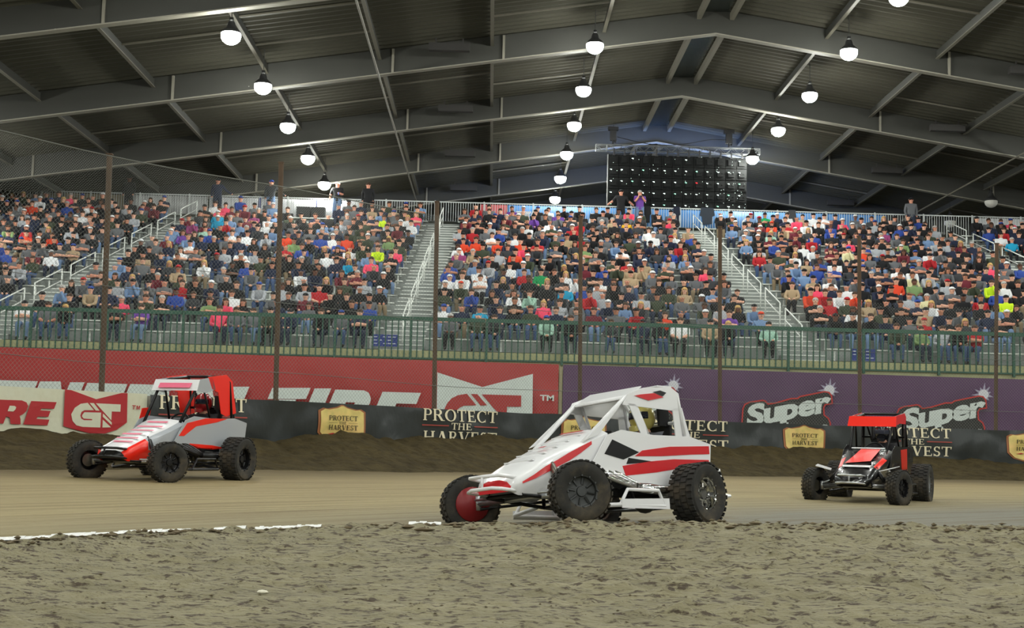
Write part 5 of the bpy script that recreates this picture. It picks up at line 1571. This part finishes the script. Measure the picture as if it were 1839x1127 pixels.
    for x, hb, zb, zt, hw_ in sec:
        hb *= hoodw; hw_ *= hoodw
        rings.append([(x, -hb, zb), (x, hb, zb), (x, hw_ + .01, (zb + zt) / 2), (x, hw_, zt - .05), (x, hw_ * .80, zt - .012), (x, hw_ * .35, zt + .01), (x, -hw_ * .35, zt + .01), (x, -hw_ * .80, zt - .012), (x, -hw_, zt - .05), (x, -hw_ - .01, (zb + zt) / 2)])
    mb = MB(); n = 10
    for i in range(len(rings) - 1):
        for k in range(n):
            if k == 0: continue
            a = [rings[i][k], rings[i][(k + 1) % n], rings[i + 1][(k + 1) % n], rings[i + 1][k]]
            side_ = k in (1, 2, 8, 9)
            lowf = side_ and k in (1, 9)
            mi = A['hood_idx'](i, k, lowf)
            mb.add(a, [(0, 1, 2, 3)], mi)
    mb.add(rings[0], [tuple(range(n))[::-1]], A.get('nose_mi', 3))
    mb.add(rings[-1], [tuple(range(n))], 3)
    # louvres on the hood
    for x in (1.15, 1.32, 1.49, 1.66, 1.83):
        zt = float(np.interp(x, [.98, 1.3, 1.75, 2.1], [.84 + dz_, .72 + dz_, .58 + dz_ * .6, .46]))
        mb.box((x, 0, zt + .008), (.035, .30 * hoodw, .012), 0, 0, 0)
    hood = mb.build('hood', [A['c0'], A['c1'], A['c2'], M_carblk, A['c4']], car); smooth_by_angle(hood, 50)
    hood['label'] = A['hood_label']
    A['hood_marks'](hood, sec)
    # side panels
    for s in (1, -1):
        y = s * .375
        P = lambda *q: [(x, y, z_) for x, z_ in q]
        outl = P((1.28, .55), (.98, .42), (.60, .38), (.10, .40), (-.30, .46), (-.62, .60), (-.66, .84), (-.30, .90), (.30, .88), (.80, .90), (1.02, .84))
        ex = [([(x, y + s * .008, z_) for x, z_ in q], (0, s * .004, 0), mi) for q, mi in A['side_marks']]
        sp = panel(car, 'side_panel', outl, (0, s * .008, 0), [A['side'], A['c1'], A['c2'], M_carblk, A['c4']], 0, ex)
    # tail
    mb = MB(); R = []
    for x, hw_, zb, zt in ((-.26, .36, .40, .90), (-.50, .34, .42, .86), (-.72, .28, .46, .80), (-.90, .18, .52, .72), (-.96, .06, .58, .66)):
        c_ = (zb + zt) / 2; h_ = (zt - zb) / 2
        R.append([(x, hw_ * math.copysign(abs(math.cos(a)) ** .6, math.cos(a)), c_ + h_ * math.copysign(abs(math.sin(a)) ** .6, math.sin(a))) for a in [2 * PI * k / 20 + .01 for k in range(20)]])
    mb.loft(R); tl = mb.build('tail_tank', A['tail'], car); smooth_by_angle(tl, 50)
    # cage panels
    A['cage_panels'](car, ht)
    # dash, seat, wheel
    mb = MB(); mb.box((.86, 0, .74), (.03, .56, .20)); mb.build('dashboard', M_carblk, car)
    mb = MB(); mb.loft([[(.25, -.2, .34), (.25, .2, .34), (-.12, .2, .32), (-.12, -.2, .32)], [(.25, -.22, .42), (.25, .22, .42), (-.14, .22, .42), (-.14, -.22, .42)]]); mb.slab([(-.10, -.22, .34), (-.10, .22, .34), (-.24, .20, 1.08), (-.24, -.20, 1.08)], (-.04, 0, 0)); mb.box((-.17, .17, 1.12), (.16, .03, .2)); mb.box((-.17, -.17, 1.12), (.16, .03, .2))
    mb.build('seat', M_seat, car)
    mb = MB(); R_ = Matrix.Rotation(math.radians(62), 3, 'Y')
    cc = Vector((.60, 0, .80)); mb.tube([cc + R_ @ Vector((.16 * math.cos(t), .16 * math.sin(t), 0)) for t in [2 * PI * k / 20 for k in range(21)]], .014, 6)
    for t in (0, 2.1, 4.2): mb.tube([cc, cc + R_ @ Vector((.16 * math.cos(t), .16 * math.sin(t), 0))], .010, 5)
    mb.tube([cc, (.86, 0, .70)], .014, 6); mb.build('steering_wheel', M_tube, car, smooth=True)
    # engine with headers
    mb = MB(); mb.box((1.12, 0, .44), (.46, .34, .28)); mb.box((1.12, 0, .62), (.42, .24, .10)); mb.box((1.12, .20, .46), (.40, .06, .16))
    en = mb.build('engine', M_engine, car)
    mb = MB()
    for k in range(4):
        x = .98 + k * .10
        mb.tube([(x, .20, .50), (x - .02, .34, .52), (x - .10, .42, .46), (.72, .43, .40 - .012 * k), (.60, .43, .36)], .024, 8)
    mb.tube([(.64, .43, .36), (.30, .45, .34), (-.10, .46, .34)], .045, 10)
    mb.build('exhaust_header', A['header'], en, smooth=True)
    # bumpers and nerf bars
    NZ = .17
    mb = MB(); mb.tube([(2.0, -.2, .30), (2.30, -.20, .32), (2.34, -.12, .33), (2.34, .12, .33), (2.30, .20, .32), (2.0, .2, .30)], .017, 8); mb.tube([(2.02, -.2, .42), (2.30, -.17, .44), (2.32, 0, .44), (2.30, .17, .44), (2.02, .2, .42)], .017, 8); mb.tube([(2.34, 0, .33), (2.32, 0, .44)], .014, 6)
    mb.build('front_bumper', A['bar'], car, smooth=True)
    mb = MB(); mb.tube([(-.45, -.28, .30), (-1.06, -.30, .34), (-1.12, -.2, .36), (-1.12, .2, .36), (-1.06, .30, .34), (-.45, .28, .30)], .017, 8); mb.tube([(-1.1, -.2, .36), (-1.08, -.18, .62), (-1.08, .18, .62), (-1.1, .2, .36)], .015, 8)
    mb.build('rear_bumper', A['bar'], car, smooth=True)
    for s in (-1, 1):
        mb = MB(); mb.tube([(1.30, s * .28, .22), (1.30, s * .56, NZ), (1.22, s * .64, NZ), (.58, s * .66, NZ), (.46, s * .60, NZ), (.46, s * .32, .22)], .020, 8); mb.tube([(1.22, s * .64, NZ), (1.1, s * .64, NZ + .14), (.66, s * .66, NZ + .14), (.58, s * .66, NZ)], .016, 8)
        if A.get('skirt'): mb.slab([(1.22, s * .655, NZ - .03), (.52, s * .67, NZ - .03), (.52, s * .67, NZ + .07), (1.22, s * .655, NZ + .05)], (0, .006 * s, 0))
        mb.build('side_guard', A['nerf'], car, smooth=False)
    # placement from the contact point of the near front wheel
    rz = PI + beta
    R = Matrix.Rotation(rz, 4, 'Z') @ Matrix.Rotation(roll, 4, 'X') @ Matrix.Rotation(-pitch, 4, 'Y')
    loc = R @ Vector((WB, FT, 0))
    X, Zc = at(*contact_px, D)
    if z is not None: Zc = z
    T = Vector((X, D, Zc)) - loc
    car.matrix_world = Matrix.Translation(T) @ R
    return car

def driver(car, label, suit, helm, visor_m):
    n = {'pel': (0.02, 0, .46, (.15, .12)), 'bel': (-.02, 0, .60, (.15, .12)), 'che': (-.06, 0, .80, (.17, .12)), 'nec': (-.07, 0, .95, .06), 'cra': (-.06, 0, 1.04, .08)}
    B = [('pel', 'bel', 1), ('bel', 'che', 1), ('che', 'nec', 1), ('nec', 'cra', 0)]
    for s, q in ((-1, 'L'), (1, 'R')):
        n['sh' + q] = (-.05, s * .19, .89, .07); n['el' + q] = (.20, s * .26, .74, .052); n['ha' + q] = (.52, s * .15, .82, .042); n['fi' + q] = (.585, s * .135, .85, .036)
        n['hp' + q] = (.08, s * .10, .44, .09); n['kn' + q] = (.55, s * .13, .56, .07); n['an' + q] = (.98, s * .10, .36, .05); n['to' + q] = (1.08, s * .1, .44, .04)
        B += [('che', 'sh' + q, 1), ('sh' + q, 'el' + q, 1), ('el' + q, 'ha' + q, 1), ('ha' + q, 'fi' + q, 3), ('pel', 'hp' + q, 1), ('hp' + q, 'kn' + q, 1), ('kn' + q, 'an' + q, 1), ('an' + q, 'to' + q, 3)]
    mb = skin_person(B, n, (-.06, 0, 1.04, .6), 'd', 1)
    o = mb.build('person', [SKINS[0], suit, suit, M_SHOE, M_FACE], smooth=True)
    o.matrix_world = car.matrix_world.copy()
    tag(o, label, 'person', 'race drivers')
    mb = MB(); c = (-.05, 0, 1.12)
    mb.ball(c, (.150, .125, .140), 0, 24, 14)
    mb.slab([(.06, -.07, 1.04), (.06, .07, 1.04), (.11, .05, 1.02), (.11, -.05, 1.02)], (0, 0, -.05), 0)
    h = mb.build('helmet', helm, o, smooth=True)
    mb = MB(); rings = []
    for j in range(5):
        v = -.18 + .5 * j / 4
        rings.append([(c[0] + .154 * math.cos(v) * math.cos(t), c[1] + .129 * math.cos(v) * math.sin(t), c[2] + .144 * math.sin(v)) for t in [(-.38 + .76 * k / 10) * PI for k in range(11)]])
    mb.loft(rings, 0, False, closed=False); mb.build('visor', visor_m, h, smooth=True)
    return o

def poly_on_top(parent, name, pts, m):
    mb = MB(); mb.slab(pts, (0, 0, .004)); return mb.build(name, m, parent)
def hood_top(x): return float(np.interp(x, [.98, 1.3, 1.75, 2.1, 2.18], [.84, .72, .58, .46, .40])) + .016

# --- the white car
def marks_white(h, sec):
    def side_pt(x, t, s):     # t 0 at mid height, 1 at the shoulder of the hood
        xs = [q[0] for q in sec][::-1]
        g = lambda k: float(np.interp(x, xs, [q[k] for q in sec][::-1]))
        mid = (g(2) + g(3)) / 2; return (x, s * (g(4) * 1.15 + .01 * (1 - t) + .006), mid + t * (g(3) - .05 - mid))
    for s in (-1, 1):
        mb = MB(); xs = [2.1, 1.95, 1.8, 1.65, 1.5, 1.35, 1.2]
        lo = [.0, .15, .3, .45, .55, .7, .85]; hi = [.35, .6, .8, .85, .95, .98, 1.0]
        for k in range(6):
            a, b_ = xs[k], xs[k + 1]
            mb.poly([side_pt(a, lo[k], s), side_pt(b_, lo[k + 1], s), side_pt(b_, hi[k + 1], s), side_pt(a, hi[k], s)])
        mb.build('stripe', M_carred, h)
    mb = MB()
    for q in ([(1.05, -.14), (1.05, .14), (1.09, .14), (1.09, -.14)], [(1.55, .02), (1.55, .10), (1.60, .10), (1.60, .02)]):
        mb.poly([(x, y, hood_top(x) + .082) for x, y in q])
    mb.build('stripe', M_carred, h)
def cage_white(car, ht):
    for s in (1, -1):
        y = s * .335
        P = lambda *q: [(x, y, z_) for x, z_ in q]
        # upper strip, rear quarter, slanted struts round the two window openings
        o = panel(car, 'cage_side_panel', P((.70, ht - .22), (.62, ht - .11), (.36, ht - .03), (-.08, ht + .02), (-.22, ht - .04), (-.25, ht - .22), (.30, ht - .22)), (0, s * .01, 0), [M_carwhite, M_carred, M_carblk])
        panel(car, 'quarter_panel', P((-.10, ht - .20), (-.26, ht - .18), (-.36, .90), (-.12, .88)), (0, s * .01, 0), M_carwhite)
        panel(car, 'strut_panel', P((.62, ht - .20), (.50, ht - .20), (.30, .88), (.44, .88)), (0, s * .01, 0), M_carwhite)
        panel(car, 'front_strut_panel', P((.72, ht - .20), (.64, ht - .14), (1.10, .84), (1.30, .78)), (0, s * .01, 0), M_carwhite)
        mb = MB(); y2 = s * .350
        mb.slab([(.52, y2, ht - .12), (.30, y2, ht - .15), (.05, y2, ht - .10), (.2, y2, ht - .07), (.42, y2, ht - .10)], (0, s * .004, 0)); mb.build('stripe', M_carred, o)
        mb = MB(); mb.slab([(.22, y2, ht - .06), (.06, y2, ht - .09), (.0, y2, ht - .05), (.1, y2, ht - .035)], (0, s * .004, 0)); mb.build('stripe', M_carblk, o)
    mb = MB(); mb.slab([(.66, -.32, ht - .16), (.66, .32, ht - .16), (.36, .32, ht - .02), (.36, -.32, ht - .02)], (0, 0, .012)); mb.build('visor_panel', M_carwhite, car)
    mb = MB(); mb.slab([(.10, -.32, ht + .01), (.10, .32, ht + .01), (-.14, .32, ht + .02), (-.14, -.32, ht + .02)], (0, 0, .01)); mb.build('roof_panel', M_carwhite, car)
white_spec = dict(cage_top=1.37, hood_up=.07, apost=1.28, apz=.76, rr=.295, ft=.66, rim=mat('dirty_rim', (70, 72, 72), .5, metal=.5), rim_in=M_engine, rim_rear=M_chrome, cover=mat('dull_red_cover', (132, 22, 28), .4), rod=M_tube, shock=M_engine, cage=M_carwhite, hood_w=1.15,
    hood_idx=lambda i, k, low: 0, nose_mi=1, c0=M_carwhite, c1=M_carred, c2=M_carwhite, c4=M_pink, hood_label='white hood with red streaks',
    hood_marks=marks_white, side=M_carwhite, tail=M_carwhite, header=M_chrome, bar=M_carwhite, nerf=M_carwhite, skirt=True,
    side_marks=[([(-.62, .82), (.05, .78), (.50, .72), (.62, .66), (.2, .68), (-.30, .72), (-.62, .74)], 1), ([(-.60, .68), (.0, .66), (.40, .62), (.82, .56), (.78, .47), (.30, .52), (-.2, .59), (-.60, .64)], 1), ([(.95, .80), (.55, .70), (.80, .62), (1.08, .66)], 3), ([(.72, .64), (.3, .62), (.76, .58)], 3)],
    cage_panels=cage_white)
car_w = midget('white midget race car with red and black streaks, sliding past closest to the camera', white_spec, (1045, 938), 12.35, math.radians(47), math.radians(7.5), -.55, pitch=math.radians(2))
driver(car_w, 'person in yellow and blue helmet driving the white race car', mat('suit_grey', (90, 92, 100), .9), mat('helmet_yellow', (214, 200, 110), .25, coat=.6), mat('visor_dark', (20, 24, 40), .1))

# --- the red and white car
def marks_left(h, sec):
    mb = MB()
    for x0, x1, y0, y1 in ((1.10, 1.16, -.16, .16), (1.28, 1.33, -.2, .2), (1.46, 1.50, -.18, .18), (1.62, 1.68, -.2, .1), (1.80, 1.84, -.17, .17), (1.94, 1.98, -.12, .18)):
        mb.poly([(x0, y0, hood_top(x0) + .006), (x1, y0, hood_top(x1) + .006), (x1, y1, hood_top(x1) + .006), (x0, y1, hood_top(x0) + .006)])
    mb.build('number_print', M_pink, h)
def cage_left(car, ht):
    mb = MB(); mb.slab([(.74, -.37, ht - .24), (.74, .37, ht - .24), (.66, .36, ht - .08), (.66, -.36, ht - .08)], (.012, 0, 0)); v = mb.build('visor_panel', M_carwhite, car)
    mb = MB(); mb.slab([(.757, -.26, ht - .20), (.757, .26, ht - .20), (.70, .26, ht - .13), (.70, -.26, ht - .13)], (.006, 0, 0)); mb.build('print', M_pink, v)
    for s in (1, -1):
        y = s * .335; P = lambda *q: [(x, y, z_) for x, z_ in q]
        panel(car, 'cage_side_panel', P((.74, ht - .24), (.66, ht - .08), (.30, ht - .03), (.20, ht - .20), (.46, ht - .26)), (0, s * .01, 0), M_cargrey)
        panel(car, 'quarter_panel', P((.42, ht - .03), (-.08, ht + .03), (-.26, ht - .06), (-.40, .98), (-.12, .92), (.02, .96), (.12, ht - .24), (.30, ht - .20)), (0, s * .01, 0), M_neon)
    mb = MB(); mb.slab([(.95, -.42, .80), (.68, -.44, .84), (.62, -.44, 1.02), (.88, -.42, 1.0)], (0, -.01, 0)); mb.build('deflector', M_neon, car)
left_spec = dict(cage_top=1.50, rim=M_tube, rim_in=M_tube, rim_rear=M_tube, rod=M_tube, shock=M_tube, cage=M_tube, hood_w=1.15,
    hood_idx=lambda i, k, low: (0 if k in (4, 5, 6) else (1 if (low or i < 2) else 2)), nose_mi=3, c0=M_carwhite, c1=M_neon, c2=M_cargrey, c4=M_pink, hood_label='white hood with pink print and neon red sides',
    hood_marks=marks_left, side=M_cargrey, tail=M_cargrey, header=M_tube, bar=M_tube, nerf=M_tube,
    side_marks=[([(1.18, .62), (.98, .80), (.5, .88), (-.1, .89), (.2, .83), (.75, .76), (1.05, .62)], 1), ([(.9, .46), (.3, .44), (-.1, .46), (.3, .50), (.9, .52)], 1), ([(1.1, .52), (.98, .43), (.6, .39), (.1, .41), (.1, .46), (.6, .46), (1.0, .52)], 3)],
    cage_panels=cage_left)
car_l = midget('red, silver and white midget race car running close to the track wall', left_spec, (300, 866), 19.0, math.radians(70), 0, -.5)
driver(car_l, 'person in dark helmet driving the red, silver and white race car', mat('suit_black', (30, 30, 34), .9), mat('helmet_red', (150, 30, 34), .25, coat=.6), mat('visor_dark', (20, 24, 40), .1))

# --- the black and red car
def marks_right(h, sec):
    mb = MB()
    for q in ([(1.06, -.10), (1.06, .20), (1.60, .16), (1.72, -.20), (1.30, -.14)],):
        n = 6
        mb.poly([(x, y, hood_top(x) + .012) for x, y in q])
    mb.build('number_print', mat('neon_pink_print', (250, 70, 66), .35), h)
    mb = MB(); mb.poly([(x, y, hood_top(x) + .01) for x, y in [(1.80, -.22), (1.80, .22), (1.88, .2), (1.88, -.2)]]); mb.poly([(x, y, hood_top(x) + .01) for x, y in [(.99, -.26), (.99, .26), (1.03, .26), (1.03, -.26)]])
    mb.build('stripe', M_carwhite, h)
def cage_right(car, ht):
    mb = MB(); mb.slab([(.76, -.38, ht - .22), (.76, .38, ht - .22), (.68, .37, ht - .06), (.68, -.37, ht - .06)], (.012, 0, 0)); mb.build('visor_panel', M_neon, car)
    for s in (1, -1):
        y = s * .34; P = lambda *q: [(x, y, z_) for x, z_ in q]
        panel(car, 'cage_side_panel', P((.76, ht - .22), (.68, ht - .06), (.30, ht - .02), (-.10, ht + .02), (-.22, ht - .04), (-.22, ht - .16), (.30, ht - .16)), (0, s * .01, 0), M_neon)
        panel(car, 'quarter_panel', P((-.10, ht - .16), (-.24, ht - .14), (-.34, .90), (-.08, .88)), (0, s * .01, 0), M_carblk)
        mb = MB(); mb.slab([(WBX, s * .36, .50), (WBX - .22, s * .40, .52), (WBX - .24, s * .62, .58), (WBX - .02, s * .60, .56)], (0, 0, .012)); mb.build('brake_scoop', M_carwhite, car)
WBX = 1.95
right_spec = dict(rim=M_tube, rim_in=M_tube, rim_rear=M_alloy, rod=M_alloy, shock=M_tube, cage=M_tube, hood_w=1.25,
    hood_idx=lambda i, k, low: 3 if not (i == 2 and k in (3, 7)) else 1, nose_mi=3, c0=M_carblk, c1=M_neon, c2=M_carblk, c4=M_pink, hood_label='black hood with neon red number',
    hood_marks=marks_right, side=M_carblk, tail=M_carblk, header=M_alloy, bar=M_alloy, nerf=M_tube,
    side_marks=[([(.40, .84), (-.10, .86), (-.12, .50), (.30, .48)], 1), ([(-.3, .80), (-.55, .78), (-.55, .70), (-.3, .72)], 2)],
    cage_panels=cage_right)
car_r = midget('black midget race car with bright red visor, following behind the white car', right_spec, (1615, 908), 21.3, math.radians(63), 0, -.32)
driver(car_r, 'person in black helmet with pink stripe driving the black race car', mat('suit_black', (30, 30, 34), .9), mat('helmet_black', (30, 32, 38), .2, coat=.6), mat('visor_tinted', (60, 66, 80), .1))
